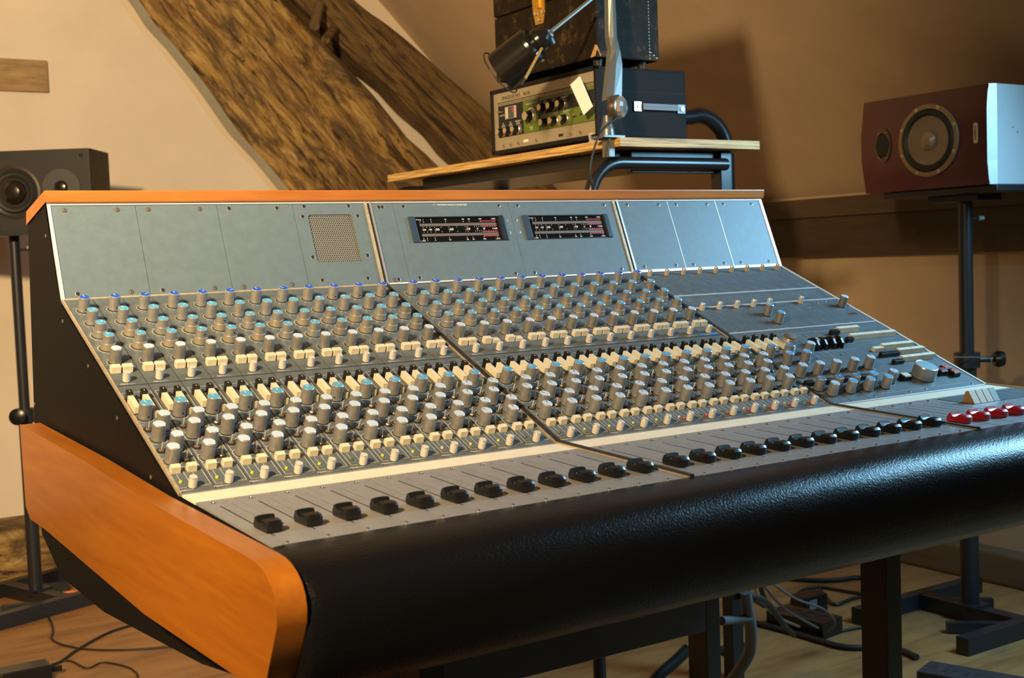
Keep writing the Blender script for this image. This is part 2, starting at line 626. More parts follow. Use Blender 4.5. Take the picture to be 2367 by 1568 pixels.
L2 = [(L2[0][0] - 0.6, L2[0][1] + 0.62)] + L2 + [(L2[-1][0] + 0.40, L2[-1][1] - 0.33)]
R2 = [(R2[0][0] - 0.5, R2[0][1] + 0.5)] + R2 + [(R2[-1][0] + 0.33, R2[-1][1] - 0.33)]
b2 = rough_beam('oak_rafter', L2, R2, yf2, YB - 0.003, M_oakd, M_oakd, n=80, k=16, amp=0.010, seed=4.1)
tag(b2, 'narrower darker oak timber above the wide one, ending behind the tape echo machine', 'beam')
# pegs between the rafters
for i, (pa, pb, r_, lab) in enumerate((((738, 12), (727, 60), 0.020, 'upper wooden peg sticking out between the two diagonal oak timbers'), ((772, 66), (752, 92), 0.017, 'dark lower peg just below the upper one between the two oak timbers'))):
    mb = MB()
    A, B = onp(*pa, 1, 2.68), onp(*pb, 1, 2.60)
    mb.tube([A, A.lerp(B, 0.5), B], r_, M_oakd if i else M_rail, seg=8)
    tag(part('wooden_peg', mb, None), lab, 'peg', 'pegs between the oak timbers')
# timber end set in the plaster, upper left
a, b = onp(0, 137, 1, YB), onp(112, 215, 1, YB)
mb = MB()
mb.box(a.x - 0.4, b.x, YB - 0.012, YB + 0.02, b.z, a.z + 0.003, mat('pale_timber_end', (0.33, 0.21, 0.085), 0.8, var=0.25, vscale=9, bump=0.4, bscale=40, stretch=(1, 1, 5)), bev=0.004)
tag(part('timber_block', mb, None), 'short tan timber set flush in the cream wall, upper left', 'timber')
mb = MB()
# sole plate of the back wall
mb.box(XL, XW - 0.07, YB - 0.13, YB, 0, 0.20, M_oak, bev=0.015)
struct(part('baseboard_back', mb, None))

# ------------------------------------------------------------------ mixing console
P1 = Vector((0, 0, 1.0))
P2 = Vector((0, -0.45305, 0.80095))
P3 = Vector((0, -0.70421, 0.78910))
P0 = Vector((0, 0.05273, 1.13266))
XE = 1.338
FM = frame(P1, (1, 0, 0), P1 - P2)
FB = frame(P1, (1, 0, 0), P0 - P1)
FF = frame(P2, (1, 0, 0), P2 - P3)
SM, SB, SF = (P1 - P2).length, (P0 - P1).length, (P2 - P3).length


def at(F, x, s, h=0.0, rot=0.0):
    sy = s if F is FB else -s
    return F @ Matrix.Translation((x, sy, h)) @ Matrix.Rotation(rot, 4, 'Z')


con = thing('mixing_console', 'large grey studio mixing console with many small knobs and orange wooden ends', 'mixing console', (0.67, -0.3, 0))

# hull
mb = MB()
hp = [(P0.y + 0.002, P0.z - 0.002), (P1.y + 0.003, P1.z - 0.006), (P2.y + 0.002, P2.z - 0.006), (P3.y, P3.z - 0.006), (-0.70, 0.70), (-0.66, 0.655), (-0.50, 0.632), (-0.13, 0.604), (0.09, 0.606), (0.20, 0.650), (0.204, 0.82), (0.167, 1.108), (0.050, 1.131)]
mb.prism(hp, -0.002, XE + 0.002, M_black)
for p in ((145, 743), (204, 847), (80, 934), (271, 967), (349, 1104), (106, 546), (63.5, 573)):
    q = onp(*p, 0, -0.002)
    mb.lathe([(0.0028, -0.001), (0.0028, 0.0006), (0.0, 0.0012)], 10, M_screw, Matrix.Translation(q) @ Matrix.Rotation(-PI / 2, 4, 'Y'))
part('housing', mb, con)
# lid
mb = MB()
mb.prism([(0.0435, 1.1495), (0.0470, 1.1325), (0.169, 1.1075), (0.164, 1.1265)], -0.004, XE + 0.004, M_woodx)
bevel(part('wooden_lid', mb, con), 0.0022, 2)
# end cheeks
ck = [(0.145, 0.823), (-0.207, 0.811), (-0.4426, 0.7985), (-0.624, 0.7935), (-0.735, 0.7905), (-0.750, 0.7895), (-0.763, 0.7865), (-0.774, 0.7815), (-0.783, 0.7745), (-0.789, 0.765), (-0.791, 0.754), (-0.789, 0.742), (-0.762, 0.694), (-0.750, 0.683), (-0.735, 0.677), (-0.42, 0.672), (0.03, 0.690), (0.115, 0.690), (0.140, 0.705)]
for x0, x1 in ((-0.0345, -0.008), (XE + 0.008, XE + 0.0345)):
    mb = MB()
    mb.prism(ck, x0, x1, M_wood)
    o = part('end_cheek', mb, con)
    bevel(o, 0.006, 4, 50)
    for p_ in o.data.polygons:
        p_.use_smooth = True
    o.data.set_sharp_from_angle(angle=math.radians(45))
    o.modifiers['bevel'].harden_normals = True
mb = MB()
mb.prism([(-0.005, 0.8), (-0.70, 0.786), (-0.70, 0.78), (-0.005, 0.79)], -0.008, -0.002, M_gap)  # dark strip stands in for the open gap beside the cheek
part('cheek_gap', mb, con)
# armrest
ap = [(-0.700, 0.780), (-0.7045, 0.7893), (-0.720, 0.7895), (-0.738, 0.7885), (-0.756, 0.785), (-0.771, 0.778), (-0.782, 0.767), (-0.789, 0.752), (-0.791, 0.735), (-0.790, 0.716), (-0.786, 0.698), (-0.776, 0.682), (-0.760, 0.670), (-0.735, 0.661), (-0.700, 0.655), (-0.600, 0.648), (-0.60, 0.70)]
mb = MB()
xs = [-0.0075, -0.006, -0.002, 0.01] + [0.01 + (XE + 0.0) * i / 60 for i in range(1, 60)] + [XE, XE + 0.006]
vs, fs = [], []
for i, x in enumerate(xs):
    k = {0: 0.90, 1: 0.955, 2: 0.985}.get(i, 1.0)
    cy_, cz_ = -0.70, 0.72
    for (a, b) in ap:
        w = 0.0012 * mn.noise((x * 22, a * 30, b * 30))
        vs.append((x, cy_ + (a - cy_) * (k + w * 8), cz_ + (b - cz_) * (k + w * 6)))
n = len(ap)
for i in range(len(xs) - 1):
    for j in range(n):
        fs.append((i * n + j, i * n + (j + 1) % n, (i + 1) * n + (j + 1) % n, (i + 1) * n + j))
mb.add(vs, fs, M_vinyl, None, True)
mb.add(vs, [list(range(n))[::-1], [len(vs) - n + i for i in range(n)]], M_vinyl)
arm = part('armrest', mb, con)
arm['label'] = 'padded black leather armrest'

# stand frame of the console
fr = mat('stand_black', (0.014, 0.014, 0.018), 0.4)
for (x0, x1, y0, y1) in ((1.035, 1.068, -0.50, -0.45), (1.035, 1.068, -0.10, -0.05), (0.25, 0.283, -0.10, -0.05), (0.25, 0.283, -0.50, -0.45)):
    mb = MB()
    mb.box(x0, x1, y0, y1, 0.0, 0.625 if y0 > -0.3 else 0.64, fr, bev=0.002)
    part('stand_leg', mb, con)
mb = MB()
mb.box(0.283, 1.035, -0.10, -0.055, 0.368, 0.424, mat('stand_rail', (0.03, 0.032, 0.05), 0.35), bev=0.002)
part('stand_rail', mb, con)

# trims
def trim(name, items):
    mb = MB()
    for F, x0, x1, s0, s1, z0, z1, m in items:
        if F is FB:
            mb.box(x0, x1, s0, s1, z0, z1, m, F)
        else:
            mb.box(x0, x1, -s1, -s0, z0, z1, m, F)
    part(name, mb, con)


trim('edge_trim', [(FB, -0.001, 0.0035, 0.0, SB, -0.003, 0.0016, M_trimw), (FM, -0.001, 0.0018, 0, SM, -0.003, 0.0012, M_trimt)])
trim('edge_trim', [(FB, XE - 0.0045, XE + 0.001, 0.0, SB, -0.003, 0.0016, M_trimw), (FM, XE - 0.003, XE + 0.001, 0, SM, -0.003, 0.0014, M_trimw)])
trim('top_trim', [(FB, 0.0035, XE - 0.0045, SB - 0.0042, SB, -0.003, 0.0014, M_trimw)])
trim('bottom_trim', [(FB, 0.0035, 0.480, 0.0, 0.0016, -0.003, 0.0010, M_trimt), (FB, 0.4925, 0.972, 0.0, 0.0024, -0.003, 0.0010, M_trimw), (FB, 0.985, XE, 0.0, 0.0046, -0.003, 0.0014, M_trimw), (FM, 0.0018, 0.480, 0.0, 0.0012, -0.003, 0.0008, M_trimt)])
for (x0, b_) in ((0.4795, 1), (0.9725, 1)):
    trim('section_divider', [(FB, x0, x0 + 0.0042, 0.0, SB, -0.002, 0.0022, M_trimt), (FB, x0 + 0.0042, x0 + 0.0088, 0, SB, -0.002, 0.0008, M_gap), (FB, x0 + 0.0088, x0 + 0.012, 0, SB, -0.002, 0.0022, M_alu),
                             (FM, x0, x0 + 0.0025, 0, SM, -0.002, 0.0014, M_trimt), (FM, x0 + 0.0025, x0 + 0.0085, 0, SM, -0.002, 0.0030, M_gap), (FM, x0 + 0.0085, x0 + 0.011, 0, SM, -0.002, 0.0014, M_trimt),
                             (FF, x0, x0 + 0.0025, 0, SF, -0.002, 0.0014, M_trimt), (FF, x0 + 0.0025, x0 + 0.0085, -0.003, SF, -0.002, 0.0030, M_gap), (FF, x0 + 0.0085, x0 + 0.011, 0, SF, -0.002, 0.0014, M_trimt)])


def screw(mb, x, y, F, m=M_screw, r=0.0030, z=0.0):
    Mx = F @ Matrix.Translation((x, y, z))
    mb.lathe([(r * 1.15, 0.0002), (r * 1.12, 0.0006), (r, 0.0007)], 14, M_screwd if m is M_screw else M_alu, Mx)
    mb.lathe([(r, 0.0007), (r * 0.85, 0.0013), (r * 0.35, 0.0014)], 14, m, Mx)
    mb.lathe([(r * 0.35, 0.0014), (0.0, 0.0006)], 6, M_gap, Mx)


# bridge panels
def blank_panel(x0, x1, sc=M_screw, name='blank_panel', sd=0.0065, holes=True, y0=0.0022, y1=None):
    y1 = y1 or SB - 0.0046
    mb = MB()
    I = Matrix()
    mb.box(x0 + 0.0003, x1 - 0.0003, y0, y1, -0.002, 0.0, M_panel)
    if holes:
        for xx in (x0 + 0.018, x1 - 0.026):
            screw(mb, xx, y1 - sd, I, sc)
            screw(mb, xx, y0 + sd - 0.001, I, random.choice((M_screw, M_screwd)))
    o = part(name, mb, con, M=FB)
    return o


blank_panel(0.0035, 0.1196)
blank_panel(0.1196, 0.2390)
blank_panel(0.2390, 0.3584, M_screwd)
# vented panel
mb = MB()
gx0, gx1, gy0, gy1 = 0.3805, 0.4550, 0.041, 0.120
x0, x1, y0, y1 = 0.3587, 0.4793, 0.0022, SB - 0.0046
mb.box(x0, gx0, y0, y1, -0.002, 0, M_panel)
mb.box(gx1, x1, y0, y1, -0.002, 0, M_panel)
mb.box(gx0, gx1, y0, gy0, -0.002, 0, M_panel)
mb.box(gx0, gx1, gy1, y1, -0.002, 0, M_panel)
rr = 0.005
for cx_, cy_, a in ((gx0, gy0, 0), (gx1, gy0, 1), (gx1, gy1, 2), (gx0, gy1, 3)):
    sx_, sy_ = (1 if a in (0, 3) else -1), (1 if a in (0, 1) else -1)
    pts = [(cx_, cy_)] + [(cx_ + sx_ * (rr - rr * math.sin(t * PI / 8)), cy_ + sy_ * (rr - rr * math.cos(t * PI / 8))) for t in range(5)]
    if sx_ * sy_ < 0:
        pts = pts[::-1]
    mb.prism(pts, -0.002, 0, M_panel, axis='z')
I = Matrix()
for sx_, sy_ in ((0.377, 0.134), (0.452, 0.134), (0.3715, 0.117), (0.464, 0.117), (0.374, 0.050), (0.466, 0.050), (0.3815, 0.012), (0.458, 0.012)):
    screw(mb, sx_, sy_, I, M_screwd)
vent = part('vented_panel', mb, con, M=FB)
mb = MB()
px_ = 0.0036
py_ = px_ * 0.866
j = 0
y = gy0 - 0.001
R_o = px_ / math.sqrt(3)
ri = 0.00128
while y < gy1 + 0.002:
    x = gx0 - 0.001 + (px_ / 2 if j % 2 else 0)
    while x < gx1 + 0.002:
        vo = [(x + R_o * math.sin(k * PI / 3), y + R_o * math.cos(k * PI / 3), -0.0022) for k in range(6)]
        vi = [(x + ri * math.sin(k * PI / 3), y + ri * math.cos(k * PI / 3), -0.0022) for k in range(6)]
        vd = [(a, b, -0.0035) for a, b, c in vi]
        mb.add(vo + vi + vd, [(k, 6 + k, 6 + (k + 1) % 6, (k + 1) % 6) for k in range(6)] + [(6 + k, 12 + k, 12 + (k + 1) % 6, 6 + (k + 1) % 6) for k in range(6)], mat('grille_metal', (0.22, 0.23, 0.22), 0.4, 0.3))
        x += px_
    y += py_
    j += 1
mb.box(gx0 - 0.003, gx1 + 0.003, gy0 - 0.003, gy1 + 0.003, -0.006, -0.0036, M_gap)
link('grille', mb.mesh('grille'), vent, FB)

# meter bridge panels
SX = 0.4925
blank_panel(SX, 0.5302, M_screwd)


def meter_panel(x0, x1, mx0, mx1, nums, textline):
    mb = MB()
    y0, y1 = 0.003, SB - 0.0046
    my0, my1 = 0.0690, 0.1135
    mb.box(x0 + 0.0003, mx0, y0, y1, -0.002, 0, M_panel)
    mb.box(mx1, x1 - 0.0003, y0, y1, -0.002, 0, M_panel)
    mb.box(mx0, mx1, y0, my0, -0.002, 0, M_panel)
    mb.box(mx0, mx1, my1, y1, -0.002, 0, M_panel)
    for xx in (x0 + 0.018, x1 - 0.02):
        screw(mb, xx, y1 - 0.006, I, M_screwd)
        screw(mb, xx, y0 + 0.006, I, M_screwd)
    for nn, xx, yy in nums:
        mb.text(nn, 0.0055, M_white, Matrix.Translation((xx, yy, 0.0003)))
    if textline:
        mb.text('Rupert Neve & Company Ltd, Cambridge, England', 0.0042, M_white, Matrix.Translation((0.612, 0.1350, 0.0003)), 'LEFT', 0.66)
        mb.tube([(0.6035, 0.1335, 0.0003), (0.605, 0.1368, 0.0003), (0.607, 0.1335, 0.0003), (0.6088, 0.1368, 0.0003)], 0.00035, M_white, 4)
    p = part('meter_panel', mb, con, M=FB)
    # meter
    mb = MB()
    hi = my1 - my0
    mb.box(mx0, mx1, my0, my1, -0.012, -0.0025, M_gap)
    mb.box(mx0 + 0.012, mx1 - 0.009, my0, my1, -0.0025, -0.0012, M_glass)
    mb.box(mx0, mx0 + 0.012, my0, my1, -0.0025, 0.0030, mat('meter_end_cap', (0.030, 0.05, 0.085), 0.3), bev=0.0006)
    mb.box(mx1 - 0.009, mx1, my0, my1, -0.0025, 0.0030, mat('meter_end_cap_dark', (0.012, 0.016, 0.024), 0.35), bev=0.0006)
    mb.box(mx0 + 0.012, mx1 - 0.009, my1 - 0.002, my1, -0.0025, 0.001, M_bplas)
    mb.box(mx0 + 0.012, mx1 - 0.009, my0, my0 + 0.0015, -0.0025, 0.001, M_bplas)
    W = mx1 - mx0
    zt = -0.0010

    def uv(u, v):
        return mx0 + 0.012 + (W - 0.021) * u, my1 - hi * v

    def strip(u0, u1, v0, v1, m, dz=0):
        a, b = uv(u0, v0), uv(u1, v1)
        mb.box(a[0], b[0], b[1], a[1], zt, zt + 0.0002 + dz, m)
    for v0 in (0.255, 0.655):
        strip(0.05, 0.965, v0, v0 + 0.105, M_bar)
    for v0 in (0.175, 0.375, 0.600, 0.775):
        strip(0.775, 0.965, v0, v0 + 0.028, M_redp)
    us = [0.06, 0.10, 0.19, 0.36, 0.57, 0.64, 0.775, 0.94]
    for u, tx in zip(us, ('0.3', '1', '3', '10', '30', '50', '100', '160%')):
        strip(u - 0.0018, u + 0.0018, 0.17, 0.215, M_white)
        strip(u - 0.0018, u + 0.0018, 0.81, 0.855, M_white)
        for v in (0.105, 0.915):
            q = uv(u, v)
            mb.text(tx, 0.0032, M_white, Matrix.Translation((q[0], q[1], zt + 0.0004)), 'CENTER', 1.3)
    for u in (0.08, 0.12, 0.16, 0.215, 0.29, 0.38, 0.475, 0.575, 0.60, 0.69, 0.715, 0.74, 0.765, 0.79, 0.82, 0.85, 0.88, 0.91, 0.94):
        for v in (0.405, 0.585):
            strip(u - 0.0014, u + 0.0014, v - 0.018, v + 0.018, M_white)
    for u, tx, sz in ((0.085, '-50', 0.0040), (0.155, '-40', 0.0040), (0.235, '-30', 0.0054), (0.40, '-20', 0.0054), (0.60, '-10', 0.0054), (0.715, '-5', 0.0040), (0.80, '0', 0.0054), (0.93, '+5dB', 0.0038)):
        q = uv(u, 0.50)
        mb.text(tx, sz, M_white, Matrix.Translation((q[0], q[1], zt + 0.0004)), 'CENTER', 1.35)
    q = uv(0.015, 0.10)
    mb.text('NTP', 0.003, M_white, Matrix.Translation((q[0], q[1], zt + 0.0004)), 'CENTER', 1.2)
    q = uv(0.04, 0.95)
    mb.text('177-890', 0.0026, M_white, Matrix.Translation((q[0], q[1], zt + 0.0004)), 'CENTER', 1.2)
    q = uv(0.605, 0.40)
    mb.lathe([(0.0012, zt), (0.0, zt + 0.0012)], 8, M_ledr, Matrix.Translation((q[0], q[1], 0)))
    m_ = link('level_meter', mb.mesh('level_meter'), p, FB)
    m_['label'] = 'long black bar meter with red ends'


meter_panel(0.5302, 0.7500, 0.5515, 0.7320, (('1', 0.7405, 0.1045), ('2', 0.7405, 0.0825)), True)
meter_panel(0.7500, 0.9725, 0.7705, 0.9520, (('3', 0.7600, 0.1045), ('4', 0.7600, 0.0825)), False)
for a, b in ((0.985, 1.1005), (1.1005, 1.2185), (1.2185, XE - 0.0047)):
    mb = MB()
    y0_, y1_ = 0.005, SB - 0.0046
    mb.box(a + 0.0005, b - 0.0005, y0_, y1_, -0.002, 0.0, M_panel)
    mb.box(b - 0.0009, b - 0.0001, y0_, y1_, -0.002, 0.0006, M_trimw)
    for xx in (a + 0.020, b - 0.022):
        screw(mb, xx, y1_ - 0.0065, I, M_screwd)
        screw(mb, xx, y0_ + 0.0065, I, M_screwd)
    part('blank_panel', mb, con, M=FB)

# ---- controls
H = 0.0207


def knob_mesh(name, cap, side, rb=0.0080, rt=0.0073, h=H, tick=M_white, hole=False, ticklen=0.9):
    mb = MB()
    mb.lathe([(rb + 0.0008, 0), (rb + 0.0006, 0.0008), (rb, 0.001)], 28, M_gap)
    mb.lathe([(rb, 0.001), (rt, h - 0.0012)], 28, side)
    mb.lathe([(rt, h - 0.0012), (rt - 0.0001, h - 0.0004), (rt - 0.0005, h), (rt - 0.0008, h)], 28, M_krim)
    mb.lathe([(rt - 0.0008, h), (0, h + 0.0001)], 28, cap, smooth=False)
    if tick:
        mb.box(-0.0004, 0.0004, 0.0, (rt - 0.0014) * ticklen, h - 0.0002, h + 0.0003, tick)
    if hole:
        for a in (PI,):
            Mx = Matrix.Rotation(a, 4, 'Z') @ Matrix.Translation((0, rb - 0.0003, 0.0055)) @ Matrix.Rotation(-PI / 2, 4, 'X')
            mb.lathe([(0.0012, 0), (0.0012, 0.0004), (0.0, 0.00035)], 10, M_gap, Mx)
    return mb.mesh(name)


def dual_mesh(name, cap, side1, side2, hole=False):
    mb = MB()
    rb, rt, h1 = 0.0096, 0.0091, 0.0098
    mb.lathe([(rb + 0.0006, 0), (rb + 0.0005, 0.0008), (rb, 0.001)], 28, M_gap)
    mb.lathe([(rb, 0.001), (rt, h1 - 0.0008)], 28, side2)
    mb.lathe([(rt, h1 - 0.0009), (rt - 0.0001, h1 - 0.0002), (rt - 0.0008, h1), (0.0070, h1 + 0.0001)], 28, [M_krim, M_krim, M_ksideD])
    mb.lathe([(0.0073, h1), (0.0069, H - 0.0012)], 28, side1)
    mb.lathe([(0.0069, H - 0.0012), (0.0068, H - 0.0004), (0.0064, H), (0.0061, H)], 28, M_krim)
    mb.lathe([(0.0061, H), (0, H + 0.0001)], 28, cap, smooth=False)
    mb.box(-0.0004, 0.0004, 0.0, 0.0050, H - 0.0002, H + 0.0003, M_white)
    if hole:
        Mx = Matrix.Translation((0, -0.0070, 0.0145)) @ Matrix.Rotation(PI / 2, 4, 'X')
        mb.lathe([(0.0011, 0), (0.0011, 0.0005), (0.0, 0.0004)], 10, M_gap, Mx)
    return mb.mesh(name)


K_blue = [knob_mesh('knob_blue', M_blue, M_kside, 0.0074, 0.0070), knob_mesh('knob_blue_holed', M_blue, M_kside, 0.0074, 0.0070, hole=True)]
K_lb = [knob_mesh('knob_light_blue', M_lblue, M_kside, 0.0075, 0.0070), knob_mesh('knob_light_blue_holed', M_lblue, M_ksideT, 0.0075, 0.0070, hole=True)]
K_dual = [dual_mesh('dual_knob_a', M_lblue, M_kside, M_ksideT), dual_mesh('dual_knob_b', M_lblue, M_kside, M_kside), dual_mesh('dual_knob_c', M_lblue, M_kside, M_ksideT, True), dual_mesh('dual_knob_d', M_lblue, M_ksideD, M_ksideD)]
K_w5 = [knob_mesh('knob_white_dark', M_wcap, M_ksideD, 0.0076, 0.0070, tick=None)]
K_w = [knob_mesh('knob_white', M_wcap, M_kside, 0.0083, 0.0074, tick=M_dprint, ticklen=0.95), knob_mesh('knob_white_plain', M_wcap, M_kside, 0.0083, 0.0074, tick=None)]
K_lbL = [knob_mesh('knob_light_blue_low', M_lblue, M_kside, 0.0081, 0.0074), knob_mesh('knob_light_blue_low_holed', M_lblue, M_kside, 0.0081, 0.0074, hole=True)]


def small_knob(name, r=0.0046, h=0.0128, m=M_creamk):
    mb = MB()
    mb.lathe([(r + 0.0004, 0), (r, 0.0006), (r, h - 0.001), (r - 0.0004, h - 0.0002), (r - 0.0009, h), (0, h + 0.0001)], 20, [M_gap, m, M_krim, m, m])
    return mb.mesh(name)


K_s = small_knob('fixing_knob')
K_sd = small_knob('fixing_knob_tan', 0.0040, 0.0120, mat('tan_knob', (0.45, 0.33, 0.20), 0.4))


def btn(name, w, l_, h, m=M_cream, bev=0.0007):
    mb = MB()
    mb.box(-w / 2, w / 2, -l_ / 2, l_ / 2, 0, h, m, bev=bev)
    return mb.mesh(name)


B_eq = btn('button_eq', 0.0122, 0.0085, 0.0092)
B_eqs = btn('button_eq_low', 0.0122, 0.0085, 0.0056)


def rocker(name):
    mb = MB()
    w = 0.0050
    mb.prism([(-0.0040, 0), (0.0040, 0), (0.0040, 0.0062), (0.0022, 0.0088), (-0.0040, 0.0078)], -w, w, M_cream)
    return mb.mesh(name)


B_rk = rocker('button_rocker')


def slab(name, length, nseg=2, hw=0.0034, hb=0.0088):
    """row of press keys: black one at the back then cream ones; local -Y runs down the panel"""
    mb = MB()
    mb.box(-hw - 0.0008, hw + 0.0008, -length - 0.0115, 0.0008, -0.0005, 0.0003, M_gap)
    mb.box(-hw, hw, -0.0085, 0, 0, hb + 0.0034, M_bplas, bev=0.0005)
    mb.box(-0.0003, 0.0003, -0.006, -0.003, hb + 0.0033, hb + 0.0036, M_white)
    return mb.mesh(name)


def keyrow(name, length, nseg=2, hw=0.0034, hb=0.0088):
    mb = MB()
    dl = length / nseg
    for k in range(nseg):
        mb.box(-hw, hw, -dl * (k + 1) + 0.0001, -dl * k - 0.0001, 0, hb, M_cream, bev=0.0004)
    return mb.mesh(name)


SL_b = slab('key_black', 0.030)
SL_w = keyrow('keys_cream', 0.0290, 2)
SL_w3 = keyrow('keys_cream_long', 0.0430, 3)


def toggle(name):
    mb = MB()
    mb.lathe([(0.0034, 0), (0.0034, 0.0016), (0.0028, 0.0022), (0.0017, 0.0024)], 6, M_screw, smooth=False)
    mb.tube([(0, 0, 0.002), (0.0010, 0.0016, 0.0070), (0.0016, 0.0026, 0.0100)], 0.0009, M_alu, 8, r_end=0.0013)
    mb.lathe([(0.0060, -0.0002), (0.0060, 0.0004), (0.0034, 0.0006)], 16, M_screwd)
    return mb.mesh(name)


T_m = toggle('toggle_switch')


def led(name, m):
    mb = MB()
    mb.lathe([(0.0019, 0), (0.0019, 0.0014), (0.0013, 0.0024), (0, 0.0028)], 12, m)
    return mb.mesh(name)


LEDS = {'y': led('led_yellow', M_ledy), 'r': led('led_red', M_ledr), 'g': led('led_green', M_ledg), 'p': led('led_pink', M_ledp), 'd': led('led_dark', mat('unlit_led', (0.10, 0.09, 0.03), 0.25))}

# module faces: local x from 0 to 0.0392, local y downwards negative
ROWS = (0.0375, 0.0768, 0.1148, 0.1520, 0.1905)
DXR = (0.0187, 0.0188, 0.0192, 0.0190, 0.0176)


def arc(mb, cx_, cy_, r, a0, a1, m, n=22, w=0.00022, z=0.0003):
    vs = []
    for i in range(n + 1):
        a = a0 + (a1 - a0) * i / n
        vs.append((cx_ + (r - w) * math.cos(a), cy_ + (r - w) * math.sin(a), z))
        vs.append((cx_ + (r + w) * math.cos(a), cy_ + (r + w) * math.sin(a), z))
    mb.add(vs, [(2 * i, 2 * i + 1, 2 * i + 3, 2 * i + 2) for i in range(n)], m)


def line(mb, x0, y0, x1, y1, m=M_white, w=0.00025, z=0.0003):
    d = Vector((x1 - x0, y1 - y0)).normalized()
    nx, ny = -d.y * w, d.x * w
    mb.quad([(x0 + nx, y0 + ny, z), (x0 - nx, y0 - ny, z), (x1 - nx, y1 - ny, z), (x1 + nx, y1 + ny, z)], m)


def dash_text(mb, x, y, n, m=M_white, s=0.0011, seed=0):
    rr_ = random.Random(seed)
    for k in range(n):
        w = s * rr_.uniform(0.5, 1.2)
        line(mb, x, y, x + w, y, m, w=s * 0.28)
        x += w + s * 0.4


W_ = 0.0392
mb = MB()
mb.box(0.0004, W_, -0.2505, -0.0014, -0.0025, 0, M_module)
for i, (s_, dx) in enumerate(zip(ROWS, DXR)):
    r_ = 0.0098 if i in (0, 1, 4) else 0.0115
    arc(mb, dx, -s_, r_, PI * 0.55, PI * 1.45, M_white)
    for k in range(7):
        a = PI * (0.55 + 0.15 * k)
        ca, sa = math.cos(a), math.sin(a)
        line(mb, dx + ca * (r_ + 0.0006), -s_ + sa * (r_ + 0.0006), dx + ca * (r_ + 0.0018), -s_ + sa * (r_ + 0.0018))
        dash_text(mb, dx + ca * (r_ + 0.0038) - 0.0016, -s_ + sa * (r_ + 0.0030), 2, seed=i * 9 + k)
    if i in (2, 3):
        arc(mb, dx, -s_, r_ + 0.0013, PI * 0.6, PI * 1.4, M_white)
mb.text('Neve', 0.0040, M_white, Matrix.Translation((0.0125, -0.2476, 0.0003)), 'CENTER', 1.1)
dash_text(mb, 0.018, -0.2478, 6, seed=77)
me_eq = mb.mesh('equaliser_face')

mb = MB()
mb.box(0.0004, W_, -0.4945, -0.2530, -0.0025, 0, M_module)
line(mb, 0.0025, -0.2700, 0.0372, -0.2700)
line(mb, 0.0025, -0.2700, 0.0025, -0.4850)
line(mb, 0.0372, -0.2700, 0.0372, -0.4850)
line(mb, 0.0025, -0.4850, 0.0105, -0.4850)
line(mb, 0.0225, -0.4850, 0.0372, -0.4850)
for yy in (-0.4445, ):
    line(mb, 0.0025, yy, 0.0372, yy)
line(mb, 0.0168, -0.4445, 0.0168, -0.476)
line(mb, 0.0082, -0.4580, 0.0082, -0.4700)
line(mb, 0.0262, -0.4580, 0.0262, -0.4700)
for (dx, s_) in ((0.0120, 0.3320), (0.0242, 0.3590), (0.0117, 0.3820), (0.0242, 0.4065), (0.0117, 0.4314)):
    arc(mb, dx, -s_, 0.0104, PI * 0.6, PI * 1.9, M_white)
    for k in range(8):
        a = PI * (0.6 + 0.16 * k)
        ca, sa = math.cos(a), math.sin(a)
        line(mb, dx + ca * 0.0108, -s_ + sa * 0.0108, dx + ca * 0.0118, -s_ + sa * 0.0118)
for k in range(5):
    dash_text(mb, 0.0030, -0.348 - k * 0.022, 3, seed=k + 50)
    dash_text(mb, 0.0310, -0.345 - k * 0.021, 2, seed=k + 60)
dash_text(mb, 0.010, -0.2800, 3, seed=31)
dash_text(mb, 0.027, -0.2800, 3, seed=32)
mb.text('Neve', 0.0040, M_white, Matrix.Translation((0.0035, -0.4900, 0.0003)), 'CENTER', 1.1)
dash_text(mb, 0.0085, -0.4902, 6, seed=78)
me_rt = mb.mesh('routing_face')

mb = MB()
mb.box(0.0004, W_, -SF + 0.0005, -0.0485, -0.0025, 0, M_fader)
mb.box(0.0148, 0.0162, -0.2170, -0.0790, 0.0, 0.0002, M_gap)
for k in range(10):
    line(mb, 0.0185, -0.085 - 0.0125 * k, 0.0205, -0.085 - 0.0125 * k, M_dprint)
    dash_text(mb, 0.0215, -0.085 - 0.0125 * k, 2, M_dprint, seed=k + 5)
line(mb, 0.0285, -0.074, 0.0285, -0.215, M_dprint, w=0.00012)
screw(mb, 0.0150, -0.0600, I, M_screw, 0.0022)
dash_text(mb, 0.0235, -0.062, 4, M_dprint, s=0.0014, seed=3)
screw(mb, 0.0150, -0.2465, I, M_screwd, 0.0018)
me_fd = mb.mesh('fader_face')


